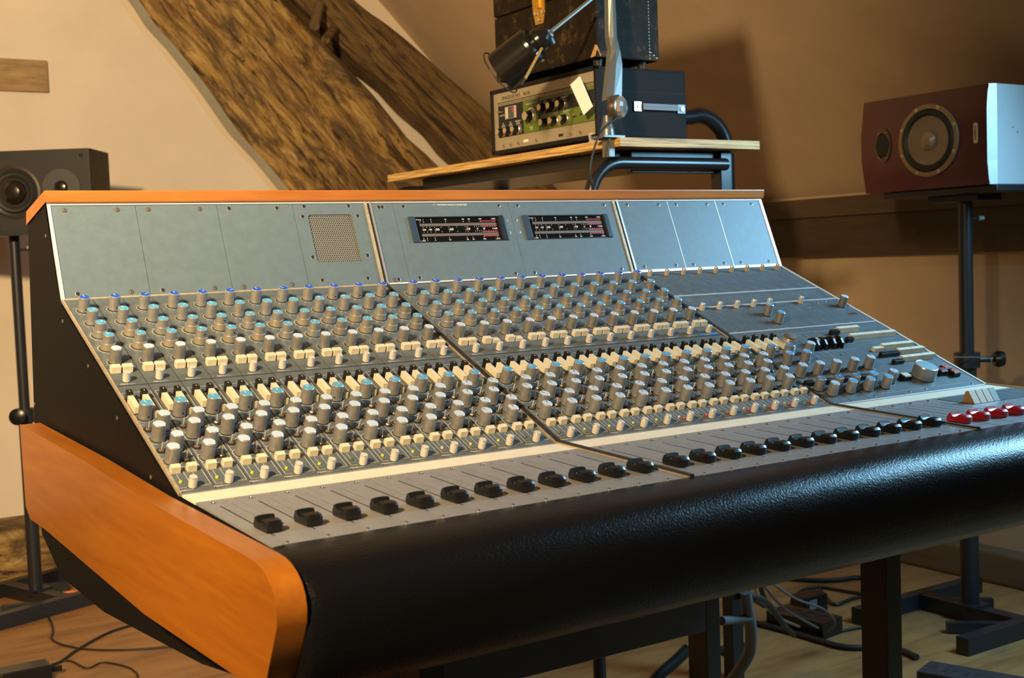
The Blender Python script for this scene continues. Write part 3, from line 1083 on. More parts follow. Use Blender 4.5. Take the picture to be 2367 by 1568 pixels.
def fader_cap(name, m, hi=None):
    mb = MB()
    # saddle profile (y, z): operator end is negative y; back hump then low dip then front ridge
    pr = [(0.0150, 0.0010), (0.0156, 0.0060), (0.0120, 0.0122), (0.0100, 0.0130), (0.0085, 0.0128), (0.0065, 0.0100), (0.0035, 0.0082), (0.0005, 0.0082), (-0.0020, 0.0100), (-0.0035, 0.0118), (-0.0050, 0.0120), (-0.0125, 0.0112), (-0.0150, 0.0085), (-0.0152, 0.0012)]
    N = 6
    vs = []
    for i in range(N + 1):
        x = -0.0090 + 0.018 * i / N
        e = abs(2 * i / N - 1)
        for (a, b) in pr:
            sc_ = 1 - 0.07 * e ** 3
            wx = x * (0.86 if a < -0.003 else 1.0)
            vs.append((wx, a * sc_, b * (1 - 0.05 * e ** 3)))
    n_ = len(pr)
    fs = []
    for i in range(N):
        for j in range(n_):
            fs.append((i * n_ + j, i * n_ + (j + 1) % n_, (i + 1) * n_ + (j + 1) % n_, (i + 1) * n_ + j))
    mb.add(vs, fs, m)
    mb.add(vs, [list(range(n_))[::-1], [N * n_ + i for i in range(n_)]], m)
    mb.box(-0.0072, 0.0072, 0.0018, 0.0022, 0.0083, 0.00855, M_white if m is not M_red else M_ledp)
    mb.box(-0.0006, 0.0006, -0.004, 0.004, -0.002, 0.002, M_alu)
    return mb.mesh(name)


C_blk = fader_cap('fader_cap', M_bplas)
C_red = fader_cap('fader_cap_red', M_red)


def xs_of(ch):
    return (ch - 1) * 0.04 if ch <= 12 else 0.4930 + (ch - 13) * 0.04 - 0.0005


holes1 = {1, 2, 10, 11, 12, 13, 14, 16, 17}
ledrow = {13: 'd', 14: 'y', 15: 'y', 16: 'y', 17: 'y', 18: 'p', 19: 'd', 20: 'd', 21: 'p', 22: 'y', 23: 'y', 24: 'g', 9: 'p', 8: 'y', 6: 'd', 12: 'd'}
for ch in range(1, 25):
    X = xs_of(ch)
    eq = link('equaliser_module', me_eq, con, FM @ Matrix.Translation((X, 0, 0)))
    for i in range(5):
        j = lambda: random.uniform(-0.0003, 0.0003)
        rot = random.uniform(-1.2, 0.9)
        if i == 0:
            me = K_blue[1 if ch in holes1 else 0]
            rot = 0.15 if ch in holes1 else rot
        elif i == 1:
            me = K_lb[0]
        elif i in (2, 3):
            me = K_dual[random.choice((0, 0, 1)) if ch not in (9, 12, 15, 16, 22) else 3]
            if ch in (4, 5) or (ch, i) == (18, 3):
                me = K_dual[2]
                rot = 0.3
        else:
            me = K_w5[0]
        link('knob', me, eq, at(FM, X + DXR[i] + j(), ROWS[i], 0, rot))
    link('button', B_eq, eq, at(FM, X + 0.0106, 0.2155))
    link('button', B_eqs if ch in (14, 15) else B_eq, eq, at(FM, X + 0.0250, 0.2155))
    link('fixing_knob', K_s, eq, at(FM, X + 0.0170, 0.2400))
    rt = link('routing_module', me_rt, con, FM @ Matrix.Translation((X, 0, 0)))
    for dx, me in ((0.0065, SL_w), (0.0237, SL_w3)):
        link('black_key', SL_b, rt, at(FM, X + dx, 0.2830))
        link('key_row', me, rt, at(FM, X + dx, 0.2917))
    link('knob', K_lbL[1 if ch <= 4 or ch == 7 else 0], rt, at(FM, X + 0.0120, 0.3320, 0, 0.2 if ch <= 4 else random.uniform(-0.8, 0.8)))
    for (dx, s_) in ((0.0242, 0.3590), (0.0117, 0.3820), (0.0242, 0.4065), (0.0117, 0.4314)):
        link('knob', K_w[0 if ch > 10 else 1], rt, at(FM, X + dx, s_, 0, random.uniform(-0.6, 1.0)))
    for (dx, s_) in ((0.0080, 0.3590), (0.0280, 0.3820), (0.0080, 0.4070), (0.0278, 0.4310)):
        link('toggle_switch', T_m, rt, at(FM, X + dx, s_, 0, random.uniform(-0.4, 0.4)))
    for dx in (0.0084, 0.0264):
        link('button', B_rk, rt, at(FM, X + dx, 0.4520))
    link('indicator_light', LEDS[ledrow.get(ch, 'y')], rt, at(FM, X + 0.0076, 0.4740))
    if ch >= 18:
        link('indicator_light', LEDS['r'], rt, at(FM, X + 0.0130, 0.4790))
    if ch > 5:
        link('indicator_light', LEDS['g'], rt, at(FM, X + 0.0290, 0.3430))
    link('fixing_knob', K_s, rt, at(FM, X + 0.0170, 0.4845))
    fd = link('fader_module', me_fd, con, FF @ Matrix.Translation((X, 0, 0)))
    link('fader_cap', C_blk, fd, at(FF, X + 0.0192, 0.1945 + (0 if ch <= 12 else 0.0)))

# label strips
for a, b in ((0.0, 0.4795), (0.4915, 0.9725), (0.9845, XE - 0.005)):
    mb = MB()
    mb.box(a, b, -0.0475, -0.0075, -0.0025, 0.0002, M_strip, FF)
    mb.box(a, b, -0.0075, 0.0000, -0.0025, 0.0, M_fader, FF)
    part('label_strip', mb, con)

# right hand section
x0 = 0.9850
for i in range(9):
    a = x0 + 0.0389 * i
    mb = MB()
    mb.box(0.0004, 0.0386, -0.1015, -0.0014, -0.0025, 0, M_module)
    screw(mb, 0.017, -0.033, I, M_screwd, 0.0014)
    dash_text(mb, 0.014, -0.0985, 7, s=0.0013, seed=i)
    bm = part('blank_module', mb, con, M=FM @ Matrix.Translation((a, 0, 0)))
    link('fixing_knob', K_sd, bm, at(FM, 0.999 + 0.0389 * i, 0.0165))
trim('cross_trim', [(FM, x0, XE - 0.003, 0.1020, 0.1045, -0.0025, 0.0008, M_trimw)])
trim('cross_trim', [(FM, x0, XE - 0.003, 0.1512, 0.1540, -0.0025, 0.0008, M_trimw)])
trim('cross_trim', [(FM, x0, XE - 0.003, 0.2502, 0.2525, -0.0025, 0.0008, M_trimw)])
mb = MB()
mb.box(x0, XE - 0.003, -0.1510, -0.1045, -0.0025, 0, M_module)
for k in range(3):
    line(mb, x0 + 0.012, -0.118 - 0.009 * k, XE - 0.02 - 0.02 * k, -0.118 - 0.009 * k, w=0.00015)
for k in range(10):
    dash_text(mb, x0 + 0.02 + 0.031 * k, -0.122, 3, seed=k)
part('cover_strip', mb, con, M=FM)
small = (1.0011, 1.0403, 1.0799, 1.1188, 1.1565, 1.2343)
for a, b in ((0.985, 1.024), (1.024, 1.063), (1.063, 1.102), (1.102, 1.2195), (1.2195, 1.2585), (1.2585, XE - 0.003)):
    mb = MB()
    mb.box(0.0004, b - a - 0.0002, -0.2500, -0.1545, -0.0025, 0, M_module)
    dash_text(mb, 0.013, -0.2465, 7, s=0.0013, seed=int(a * 100))
    for xx, yy in ((1.005, -0.175), (1.046, -0.177), (1.085, -0.178), (1.19, -0.168), (1.24, -0.178), (1.275, -0.165), (1.30, -0.16)):
        if a < xx < b:
            screw(mb, xx - a, yy, I, M_screwd, 0.0014)
    if a > 1.25:
        mb.box(1.303 - a, 1.322 - a, -0.221, -0.213, 0, 0.0008, mat('badge', (0.20, 0.10, 0.06), 0.4))
        for k in range(5):
            mb.box(1.3045 - a + k * 0.0035, 1.3068 - a + k * 0.0035, -0.2195, -0.2145, 0.0008, 0.0011, M_gap)
    g = part('group_module', mb, con, M=FM @ Matrix.Translation((a, 0, 0)))
    for x in small:
        if a < x < b:
            link('fixing_knob', K_s, g, at(FM, x, 0.161))
    if a < 1.12 < b:
        link('knob', K_lb[0], g, at(FM, 1.121, 0.196, 0, 0.4))
        link('knob', K_lb[0], g, at(FM, 1.119, 0.227, 0, 0.4))
    if a > 1.25:
        link('knob', K_w5[0], g, at(FM, 1.3166, 0.185))
mb = MB()
mb.box(x0, XE - 0.003, -0.4945, -0.2530, -0.0025, 0, M_module)
for xx in (1.024, 1.063):
    mb.box(xx - 0.0003, xx + 0.0003, -0.4945, -0.262, 0, 0.0002, M_gap)
for a in (1.09, 1.105, 1.12, 1.135, 1.16):
    line(mb, a, -0.275, a + 0.001, -0.395, w=0.00015)
line(mb, x0 + 0.01, -0.270, XE - 0.02, -0.270, w=0.00018)
line(mb, 1.09, -0.340, 1.19, -0.340, w=0.00018)
line(mb, x0 + 0.02, -0.3925, 1.18, -0.3925, w=0.00018)
line(mb, x0 + 0.02, -0.4245, 1.18, -0.4245, w=0.00018)
line(mb, 1.10, -0.482, 1.30, -0.482, w=0.00018)
for k, sx_ in enumerate((0.9985, 1.0363, 1.0735, 1.1144, 1.1528)):
    arc(mb, sx_, -0.4040, 0.0115, PI * 0.6, PI * 2.2, M_white)
    arc(mb, sx_ - 0.003, -0.4510, 0.0115, PI * 0.6, PI * 2.2, M_white)
for xx, yy in ((1.31, -0.488), (1.20, -0.485), (1.08, -0.487), (1.16, -0.487)):
    screw(mb, xx, yy, I, M_screwd, 0.0016)
mb.box(x0, XE - 0.003, -0.4965, -0.4940, -0.0025, 0.0006, M_trimw)
ms = link('monitor_section', mb.mesh('monitor_section'), con, FM)
K_bluem = knob_mesh('knob_steel_blue', mat('cap_steel_blue', (0.05, 0.16, 0.33), 0.35), M_kside, 0.0078, 0.0073)
for x, s_, me in ((0.9935, 0.3385, K_bluem), (1.0326, 0.3395, K_bluem), (1.0789, 0.340, K_w[1]), (1.0079, 0.3642, K_lbL[1]), (1.0455, 0.3653, K_lbL[0]),
                  (0.9985, 0.404, K_w[0]), (1.0363, 0.4042, K_w[0]), (1.0735, 0.4044, K_w[0]), (1.1144, 0.404, K_w[0]), (1.1528, 0.403, K_w[0]),
                  (0.9949, 0.4487, K_bluem), (1.0310, 0.4512, K_bluem), (1.0681, 0.4517, K_bluem), (1.1063, 0.4516, K_lbL[0]), (1.1527, 0.4521, K_w[0]), (1.1260, 0.4655, K_lbL[0]),
                  (1.0062, 0.4662, K_w[1]), (1.0462, 0.4654, K_lbL[0]), (1.0852, 0.4658, K_lbL[0])):
    link('knob', me, ms, at(FM, x, s_, 0, random.uniform(-0.8, 0.8)))
mb = MB()
mb.lathe([(0.0125, 0), (0.0125, 0.012), (0.0122, 0.0135), (0.0118, 0.0145), (0.0105, 0.018), (0.006, 0.0205), (0, 0.021)], 28, [M_krim, M_kside, M_krim, mat('dome_mesh', (0.16, 0.12, 0.08), 0.5, bump=0.9, bscale=1200), MATS['dome_mesh'], MATS['dome_mesh']])
part('talkback_microphone', mb, ms, M=at(FM, 1.0655, 0.3078))
mb = MB()
mb.lathe([(0.0200, 0), (0.0195, 0.001), (0.0190, 0.020), (0.0184, 0.0212), (0.0178, 0.0215), (0.0172, 0.0212), (0, 0.0216)], 40, [M_gap, M_kside, M_krim, M_krim, M_krim, mat('big_cap', (0.30, 0.46, 0.50), 0.35, 0.3)])
part('volume_knob', mb, ms, M=at(FM, 1.2335, 0.4500), label='large silver volume knob')
for x in (0.9877, 1.0077, 1.0277, 1.0474):
    link('black_key', SL_b, ms, at(FM, x, 0.2830))
    link('key_row', SL_w, ms, at(FM, x, 0.2917))


def hrow(x0, x1, s_, n, m=M_cream, h=0.0095, l_=0.0075, dz=0.0, name='key_row'):
    mb = MB()
    d = (x1 - x0) / n
    for k in range(n):
        mb.box(x0 + d * k + 0.00015, x0 + d * (k + 1) - 0.00015, -l_ / 2, l_ / 2, 0, h, m, bev=0.0004)
    part(name, mb, ms, M=FM @ Matrix.Translation((0, -s_, dz)))


hrow(1.2055, 1.258, 0.279, 3)
hrow(1.185, 1.2045, 0.285, 1, M_bplas, h=0.008, name='black_key')
hrow(1.209, 1.322, 0.3065, 6)
hrow(1.194, 1.2085, 0.314, 1, M_bplas, h=0.008, name='black_key')
hrow(1.241, 1.3205, 0.3495, 4)
hrow(1.2175, 1.2405, 0.3535, 1, h=0.007)
hrow(1.2575, 1.323, 0.3705, 4)
hrow(1.212, 1.2570, 0.3745, 2, M_bplas, h=0.008, name='black_key')
hrow(1.2400, 1.3225, 0.3945, 5)
hrow(1.2160, 1.2395, 0.400, 1, M_bplas, h=0.007, name='black_key')
for x in (0.989, 1.0315, 1.0715, 1.1105):
    hrow(x - 0.009, x + 0.009, 0.4340, 1, M_bplas, h=0.0075, l_=0.008, name='black_key')
for x, s_, m in ((1.1888, 0.450, M_cream), (1.2800, 0.4480, M_dred), (1.2990, 0.4400, mat('salmon_plastic', (0.40, 0.10, 0.07), 0.4)), (1.3020, 0.4570, MATS['salmon_plastic'])):
    mb = MB()
    mb.box(-0.0085, 0.0085, -0.0062, 0.0062, 0, 0.0080, M_bplas, bev=0.0006)
    mb.box(-0.0075, 0.0075, -0.0052, 0.0052, 0.0080, 0.0095, m, bev=0.0006)
    part('square_button', mb, ms, M=at(FM, x, s_))
link('indicator_light', LEDS['r'], ms, at(FM, 1.1345, 0.293))
link('indicator_light', LEDS['g'], ms, at(FM, 1.1414, 0.3551))
link('indicator_light', LEDS['g'], ms, at(FM, 1.122, 0.470))
# guarded rockers
for k, (x, m) in enumerate(((1.1180, M_cream), (1.1560, M_dred))):
    mb = MB()
    for dx in (-0.009, 0.009):
        pts = [(-0.015, 0), (-0.013, 0.010), (-0.006, 0.0155), (0.004, 0.0155), (0.012, 0.009), (0.014, 0)]
        mb.prism(pts, dx - 0.0022, dx + 0.0022, M_bplas)
    mb.box(-0.007, 0.007, -0.009, 0.009, 0, 0.008, M_bplas)
    mb.box(-0.006, 0.006, 0.0, 0.008, 0.008, 0.0125, m, bev=0.0006)
    part('guarded_switch', mb, ms, M=at(FM, x, 0.3200))

# right-hand fader panel
mb = MB()
a = 0.9845
mb.box(a, XE - 0.004, -SF + 0.0005, -0.0485, -0.0025, 0, M_fader)
for k in range(5):
    xx = a + 0.0395 * k
    mb.box(xx - 0.0003 + (0.0005 if k == 0 else 0), xx + 0.0003, -SF + 0.001, -0.049, 0, 0.00015, M_gap)
    if k < 4:
        mb.box(xx + 0.0190, xx + 0.0203, -0.217, -0.079, 0, 0.0002, M_gap)
        screw(mb, xx + 0.016, -0.060, I, M_screw, 0.0022)
        for q in range(8):
            line(mb, xx + 0.0225, -0.085 - 0.015 * q, xx + 0.0245, -0.085 - 0.015 * q, M_dprint)
mb.box(1.145, XE - 0.008, -0.120, -0.056, 0.0, 0.0006, M_module)
for q in range(4):
    line(mb, 1.215 + q * 0.028, -0.062, 1.215 + q * 0.028, -0.115, z=0.0009)
mf = link('master_fader_panel', mb.mesh('master_fader_panel'), con, FF)
for x in (1.0035, 1.0425, 1.0815, 1.1205):
    o = link('fader_cap', C_red, mf, at(FF, x, 0.2030))
    o['label'] = 'glossy red fader cap'
for k, x in enumerate((1.1560, 1.1715, 1.1870, 1.2020)):
    mb = MB()
    mb.prism([(-0.011, 0), (0.011, 0), (0.006, 0.0165), (0.001, 0.0180)], -0.0068, 0.0068, M_gold if k < 3 else mat('brown_rocker', (0.20, 0.13, 0.08), 0.45))
    part('rocker_switch', mb, mf, M=at(FF, x, 0.108, 0.0006))
mb = MB()
mb.box(0.9275, 0.9390, -0.2490, -0.2430, 0.0, 0.0005, M_bluep)
mb.box(0.9480, 0.9640, -0.2500, -0.2430, 0.0, 0.0005, M_bluep)
part('tape_scrap', mb, con, M=FM, label='bright blue tape')

# ------------------------------------------------------------------ plywood rack behind the console
M_ply = ramp_mat('plywood_edge', [(0.42, (0.22, 0.115, 0.035)), (0.5, (0.56, 0.35, 0.11)), (0.60, (0.70, 0.46, 0.17))], 5, (1.0, 1.0, 60), rough=0.55, bump=0.1)
M_plyt = ramp_mat('plywood_top', [(0.3, (0.45, 0.28, 0.11)), (0.6, (0.62, 0.43, 0.19))], 4, (6, 0.8, 1), rough=0.5, bump=0.05)
rack = thing('equipment_rack', 'black tubular rack with a plywood top board behind the mixing console', 'rack', (1.48, 0.95, 0))
PT = 1.285
mb = MB()
mb.box(1.278, 1.690, 0.408, 1.49, PT - 0.0185, PT, M_ply)
mb.box(1.2785, 1.6895, 0.4085, 1.4895, PT, PT + 0.0004, M_plyt)
o = part('plywood_top', mb, rack)
mb = MB()


def rtube(mb, pts, w, r=0.05):
    mb.tube(pts, w, M_tube, 12)


def arcpts(c, r, a0, a1, n, f):
    return [f(c[0] + r * math.cos(a0 + (a1 - a0) * i / n), c[1] + r * math.sin(a0 + (a1 - a0) * i / n)) for i in range(n + 1)]


for yy in (0.46, 1.42):
    mb = MB()
    f = lambda a, b: (a, yy, b)
    mb.tube([f(1.215, 0.0), f(1.215, 0.6), f(1.222, 1.09)] + arcpts((1.315, 1.150), 0.085, PI * 0.93, PI * 0.5, 8, f) + [f(1.45, 1.235), f(1.63, 1.235)], 0.0145, M_tube, 12)
    part('bent_leg', mb, rack)
    mb = MB()
    mb.box(1.615, 1.650, yy, yy + 0.035, 0.0, PT - 0.019, M_tube, bev=0.002)
    part('straight_leg', mb, rack)
mb = MB()
mb.box(1.36, 1.615, 0.475, 0.495, 1.215, PT - 0.019, M_tube, bev=0.002)
mb.box(1.33, 1.60, 0.495, 1.38, 1.235, PT - 0.0195, M_bplas, bev=0.002)
part('cross_panel', mb, rack)
mb = MB()
f = lambda a, b: (1.668, a, b) if False else (a, 0.80, b)
mb.tube([f(1.66, PT + 0.09), f(1.82, PT + 0.105)] + arcpts((1.855, 1.300), 0.095, PI * 0.60, 0.0, 10, f) + [f(1.95, 1.0), f(1.95, 0.0)], 0.022, M_tube, 14)
o = part('tube_chair', mb, None)
tag(o, 'thick bent black tube arching just behind the tape echo machine', 'tubular frame')

# ------------------------------------------------------------------ tape echo machine
echo = thing('tape_echo_machine', 'black cased tape echo with green and black control panel standing on the plywood', 'echo machine', (1.43, 0.72, PT))
EX, EY0, EY1, EZ1 = 1.292, 0.497, 0.937, PT + 0.168
M_tolex = mat('black_tolex', (0.012, 0.010, 0.010), 0.65, bump=0.7, bscale=400, spec=0.18)
M_bronze = mat('champagne_panel', (0.40, 0.34, 0.23), 0.45, 0.4, var=0.06, vscale=60)
mb = MB()
mb.box(EX, 1.548, EY0, EY1, PT + 0.008, EZ1, M_tolex, bev=0.008)
mb.box(EX - 0.001 + 0.06, 1.549, EY0 - 0.0007, EY1 + 0.0007, PT + 0.1130, PT + 0.1145, M_gap)
for xx in (EX + 0.03, 1.52):
    for yy in (EY0 + 0.03, EY1 - 0.03):
        mb.lathe([(0.009, 0), (0.009, 0.009)], 12, M_gap, Matrix.Translation((xx, yy, PT)))
part('case', mb, echo)
# front panel: local x goes to -Y (to the right in view), local y up, local z towards -X
EF = frame((EX - 0.0005, EY1, PT + 0.008), (0, -1, 0), (0, 0, 1))
EW, EH = EY1 - EY0, EZ1 - PT - 0.008
mb = MB()
mb.box(0.008, EW - 0.008, 0.008, EH - 0.008, 0.0, 0.0015, M_bronze, bev=0.0008)
for (a, b, c, d) in ((0.0, 0.010, 0, EH), (EW - 0.010, EW, 0, EH), (0, EW, 0, 0.010), (0, EW, EH - 0.010, EH)):
    mb.box(a, b, c, d, -0.002, 0.006, M_tolex, bev=0.002)
pnl_t, pnl_b = 0.118, 0.040
mb.box(0.028, EW - 0.012, pnl_t + 0.0065, pnl_t + 0.0085, 0.0015, 0.0019, M_gap)
mb.box(0.028, EW - 0.012, pnl_t + 0.0025, pnl_t + 0.0038, 0.0015, 0.0019, M_gap)
mb.box(0.030, EW - 0.012, pnl_b, pnl_t, 0.0015, 0.0020, M_gap)
M_green = mat('green_panel', (0.105, 0.155, 0.014), 0.45)
mb.box(0.142, 0.208, pnl_b + 0.001, pnl_t - 0.001, 0.0020, 0.0024, M_green)
mb.box(0.213, EW - 0.013, pnl_b + 0.001, pnl_t - 0.001, 0.0020, 0.0024, M_green)
mb.box(0.217, EW - 0.014, pnl_b + 0.038, pnl_t - 0.008, 0.0024, 0.0027, M_gap)
mb.text('SPACE ECHO', 0.0125, M_gap, Matrix.Translation((0.048, pnl_t + 0.0165, 0.0017)), 'LEFT', 1.1)
mb.text('RE-201', 0.0100, M_gap, Matrix.Translation((0.143, pnl_t + 0.0165, 0.0017)), 'LEFT', 1.1)
mb.text('MODE SELECTOR', 0.0052, M_white, Matrix.Translation((0.175, pnl_t - 0.010, 0.0027)), 'CENTER', 1.05)
mb.text('REVERB', 0.0040, M_white, Matrix.Translation((0.175, pnl_b + 0.012, 0.0027)), 'CENTER', 1.05)
mb.text('ONLY', 0.0040, M_white, Matrix.Translation((0.175, pnl_b + 0.007, 0.0027)), 'CENTER', 1.05)
for tx, xx, yy in (('MIC', 0.052, 0.073), ('MIC', 0.085, 0.073), ('INSTRUMENT', 0.118, 0.073), ('BASS', 0.236, 0.1065), ('TREBLE', 0.272, 0.1065), ('REVERB VOLUME', 0.314, 0.1065), ('REPEAT RATE', 0.240, 0.0735), ('INTENSITY', 0.278, 0.0735), ('ECHO VOLUME', 0.322, 0.0735), ('PEAK LEVEL', 0.048, 0.094)):
    mb.text(tx, 0.0042, M_white, Matrix.Translation((xx, yy, 0.0029)))
for tx, xx in (('VOLUME', 0.052), ('VOLUME', 0.085), ('VOLUME', 0.118)):
    mb.text(tx, 0.0036, M_white, Matrix.Translation((xx, 0.0685, 0.0029)))
KX = [(0.052, 0.053, 0.0115), (0.085, 0.053, 0.0115), (0.118, 0.053, 0.0115), (0.175, 0.078, 0.0165), (0.236, 0.091, 0.0115), (0.272, 0.091, 0.0115), (0.310, 0.091, 0.0115), (0.240, 0.056, 0.0120), (0.278, 0.056, 0.0120), (0.318, 0.056, 0.0120)]
for kx, ky, kr in KX:
    arc(mb, kx, ky, kr + 0.0028, -0.7, PI + 0.7, M_white, z=0.0029, w=0.0003 if kr < 0.015 else 0.0010)
    for t in range(9):
        a_ = -0.7 + (PI + 1.4) * t / 8
        line(mb, kx + (kr + 0.002) * math.cos(a_), ky + (kr + 0.002) * math.sin(a_), kx + (kr + 0.004) * math.cos(a_), ky + (kr + 0.004) * math.sin(a_), z=0.003)
fp = part('control_panel', mb, echo, M=EF)
mb0 = {}
M_gold2 = mat('champagne_metal', (0.62, 0.52, 0.36), 0.28, 0.8)
for kx, ky, kr in KX:
    if kr not in mb0:
        q = MB()
        q.lathe([(kr, 0), (kr, 0.004), (kr * 0.9, 0.0055)], 24, [M_gold2, M_gold2])
        q.lathe([(kr * 0.78, 0.004), (kr * 0.68, 0.018), (kr * 0.62, 0.0190)], 20, [M_bplas, M_bplas])
        q.lathe([(kr * 0.64, 0.0190), (kr * 0.62, 0.0198), (0, 0.0200)], 20, M_gold2)
        mb0[kr] = q.mesh('echo_knob')
    link('knob', mb0[kr], fp, EF @ Matrix.Translation((kx, ky, 0.0025)))
# vu meter, toggles, jacks
mb = MB()
mb.box(0.066, 0.112, 0.082, 0.112, 0.002, 0.006, mat('meter_surround', (0.45, 0.40, 0.33), 0.4), bev=0.001)
mb.box(0.072, 0.106, 0.083, 0.111, 0.006, 0.0066, mat('meter_window', (0.045, 0.06, 0.055), 0.1))
mb.box(0.072, 0.081, 0.084, 0.110, 0.0066, 0.0069, mat('meter_pale', (0.55, 0.50, 0.42), 0.5))
mb.box(0.099, 0.103, 0.096, 0.107, 0.0066, 0.0069, M_ledr)
part('level_meter', mb, fp, M=EF)
q = MB()
q.lathe([(0.0055, 0), (0.0055, 0.002), (0.004, 0.0028)], 6, M_gold2, smooth=False)
q.lathe([(0.0040, 0.0028), (0.0032, 0.0045), (0.0022, 0.0045)], 14, M_gold2)
q.lathe([(0.0022, 0.0045), (0.0, 0.0020)], 10, M_gap)
me_j = q.mesh('jack')
for kx in (0.052, 0.085, 0.118, 0.195, 0.335, 0.372):
    link('jack_socket', me_j, fp, EF @ Matrix.Translation((kx, 0.020, 0.0015)))
q = MB()
q.lathe([(0.0035, 0), (0.0035, 0.002)], 8, M_gold2)
q.tube([(0, 0, 0.002), (-0.004, 0.0005, 0.012)], 0.0016, M_gold2, 8, r_end=0.0030)
me_t = q.mesh('lever')
for kx, ky in ((0.048, 0.102), (0.360, 0.060), (0.385, 0.062)):
    link('lever_switch', me_t, fp, EF @ Matrix.Translation((kx, ky, 0.002)))
mb = MB()
mb.box(0.140, 0.158, 0.019, 0.025, 0.0015, 0.0035, mat('white_slider', (0.85, 0.83, 0.75), 0.4), bev=0.0008)
mb.box(0.285, 0.302, 0.018, 0.024, 0.0015, 0.0025, M_gap)
part('slide_switch', mb, fp, M=EF)
# strap handle on the side facing the console
mb = MB()
hy = EY0 - 0.001
mb.box(1.388, 1.410, hy - 0.003, hy, PT + 0.070, PT + 0.092, M_alu, bev=0.001)
mb.box(1.515, 1.540, hy - 0.003, hy, PT + 0.068, PT + 0.090, M_bplas, bev=0.001)
mb.lathe([(0.006, 0), (0.005, 0.003), (0, 0.0035)], 14, M_alu, Matrix.Translation((1.529, hy - 0.003, PT + 0.079)) @ Matrix.Rotation(PI / 2, 4, 'X'))
mb.lathe([(0.004, 0), (0.003, 0.002), (0, 0.0025)], 12, M_screw, Matrix.Translation((1.399, hy - 0.003, PT + 0.081)) @ Matrix.Rotation(PI / 2, 4, 'X'))
for k in range(4):
    z0_ = PT + 0.0735 + k * 0.0036
    mb.box(1.411, 1.515, hy - 0.009 + 0.001 * (k % 2), hy - 0.005, z0_, z0_ + 0.0033, mat('strap_grey', (0.16, 0.17, 0.18), 0.5), bev=0.0006)
part('strap_handle', mb, echo)

# ------------------------------------------------------------------ worn black case on top
M_case = ramp_mat('worn_black_cloth', [(0.30, (0.007, 0.005, 0.003)), (0.55, (0.016, 0.011, 0.006)), (0.68, (0.085, 0.052, 0.018)), (0.80, (0.26, 0.15, 0.05))], 30, (1, 1, 1), rough=0.65, bump=0.4, bdist=0.001, detail=12, spec=0.15)
M_caseb = mat('black_cloth', (0.012, 0.012, 0.013), 0.6, bump=0.6, bscale=300)
M_brass = mat('brass', (0.60, 0.36, 0.06), 0.25, 0.9, var=0.15, vscale=60)
case = thing('carrying_case', 'worn black carrying case with a brass latch standing on top of the tape echo machine', 'case', (1.40, 0.72, EZ1))
CX0, CX1, CY0, CY1, CZ0 = 1.292, 1.472, 0.500, 0.915, EZ1 + 0.018
mb = MB()
seam = CZ0 + 0.157
mb.box(CX0, CX1, CY0, CY1, CZ0, seam, M_case, bev=0.005)
for yy in (CY0 + 0.03, CY1 - 0.03):
    for xx in (CX0 + 0.025, CX1 - 0.03):
        mb.lathe([(0.008, 0), (0.010, 0.010), (0.012, 0.019)], 14, M_screwd, Matrix.Translation((xx, yy, EZ1 - 0.0005)))
part('case_body', mb, case)
mb = MB()
mb.box(CX0 - 0.001, CX1 + 0.001, CY0 - 0.001, CY1 + 0.001, seam + 0.0015, seam + 0.20, M_case, bev=0.005)
part('case_lid', mb, case)
mb = MB()
for z_, y_ in [(CZ0 + 0.003 + k * 0.0075, CY0 - 0.0006) for k in range(26)]:
    mb.box(CX1 - 0.030, CX1 - 0.029, y_ - 0.0004, y_, z_, z_ + 0.0035, M_trimt)
for k in range(3):
    mb.box(CX1 - 0.029 + k * 0.009, CX1 - 0.024 + k * 0.009, CY0 - 0.001, CY0, CZ0 + 0.018 - k * 0.0058, CZ0 + 0.0192 - k * 0.0058, M_trimt)
part('stitching', mb, case)
mb = MB()
mb.add([(CX0 - 0.0012, CY0 + 0.006, CZ0 + 0.003), (CX0 - 0.0012, CY0 + 0.022, CZ0 + 0.002), (CX0 - 0.0012, CY0 + 0.004, CZ0 + 0.028), (CX0 + 0.012, CY0 - 0.0012, CZ0 + 0.003), (CX0 + 0.001, CY0 - 0.0012, CZ0 + 0.026)], [(0, 1, 2), (0, 2, 4, 3)], mat('worn_corner', (0.45, 0.25, 0.09), 0.7, var=0.3, vscale=150))
part('worn_corner', mb, case)
ly = onp(1247, 20, 0, CX0).y
lz = seam
mb = MB()
mb.prism([(ly - 0.026, lz - 0.020), (ly + 0.022, lz - 0.020), (ly + 0.026, lz + 0.06), (ly - 0.028, lz + 0.06)], CX0 - 0.004, CX0 - 0.0008, M_brass)
mb.prism([(ly - 0.018, lz - 0.048), (ly + 0.014, lz - 0.048), (ly + 0.022, lz - 0.020), (ly - 0.026, lz - 0.020)], CX0 - 0.003, CX0 - 0.0006, M_brass)
mb.box(CX0 - 0.008, CX0 - 0.004, ly - 0.008, ly + 0.003, lz - 0.012, lz + 0.06, M_brass, bev=0.001)
for yy, zz in ((ly - 0.017, lz - 0.022), (ly + 0.013, lz - 0.022), (ly - 0.002, lz - 0.038)):
    mb.lathe([(0.0045, 0), (0.004, 0.002), (0, 0.003)], 12, M_alu, Matrix.Translation((CX0 - 0.004, yy, zz)) @ Matrix.Rotation(-PI / 2, 4, 'Y'))
part('brass_latch', mb, case)

# ------------------------------------------------------------------ desk lamp clamped to the plywood
lamp = thing('desk_lamp', 'grey jointed desk lamp with black shade clamped to the plywood corner', 'desk lamp', (1.292, 0.432, PT))
M_lg = mat('lamp_grey', (0.17, 0.175, 0.165), 0.35, 0.5)
LY = 0.440


def LP(px, py, y=LY):
    return onp(px, py, 1, y)


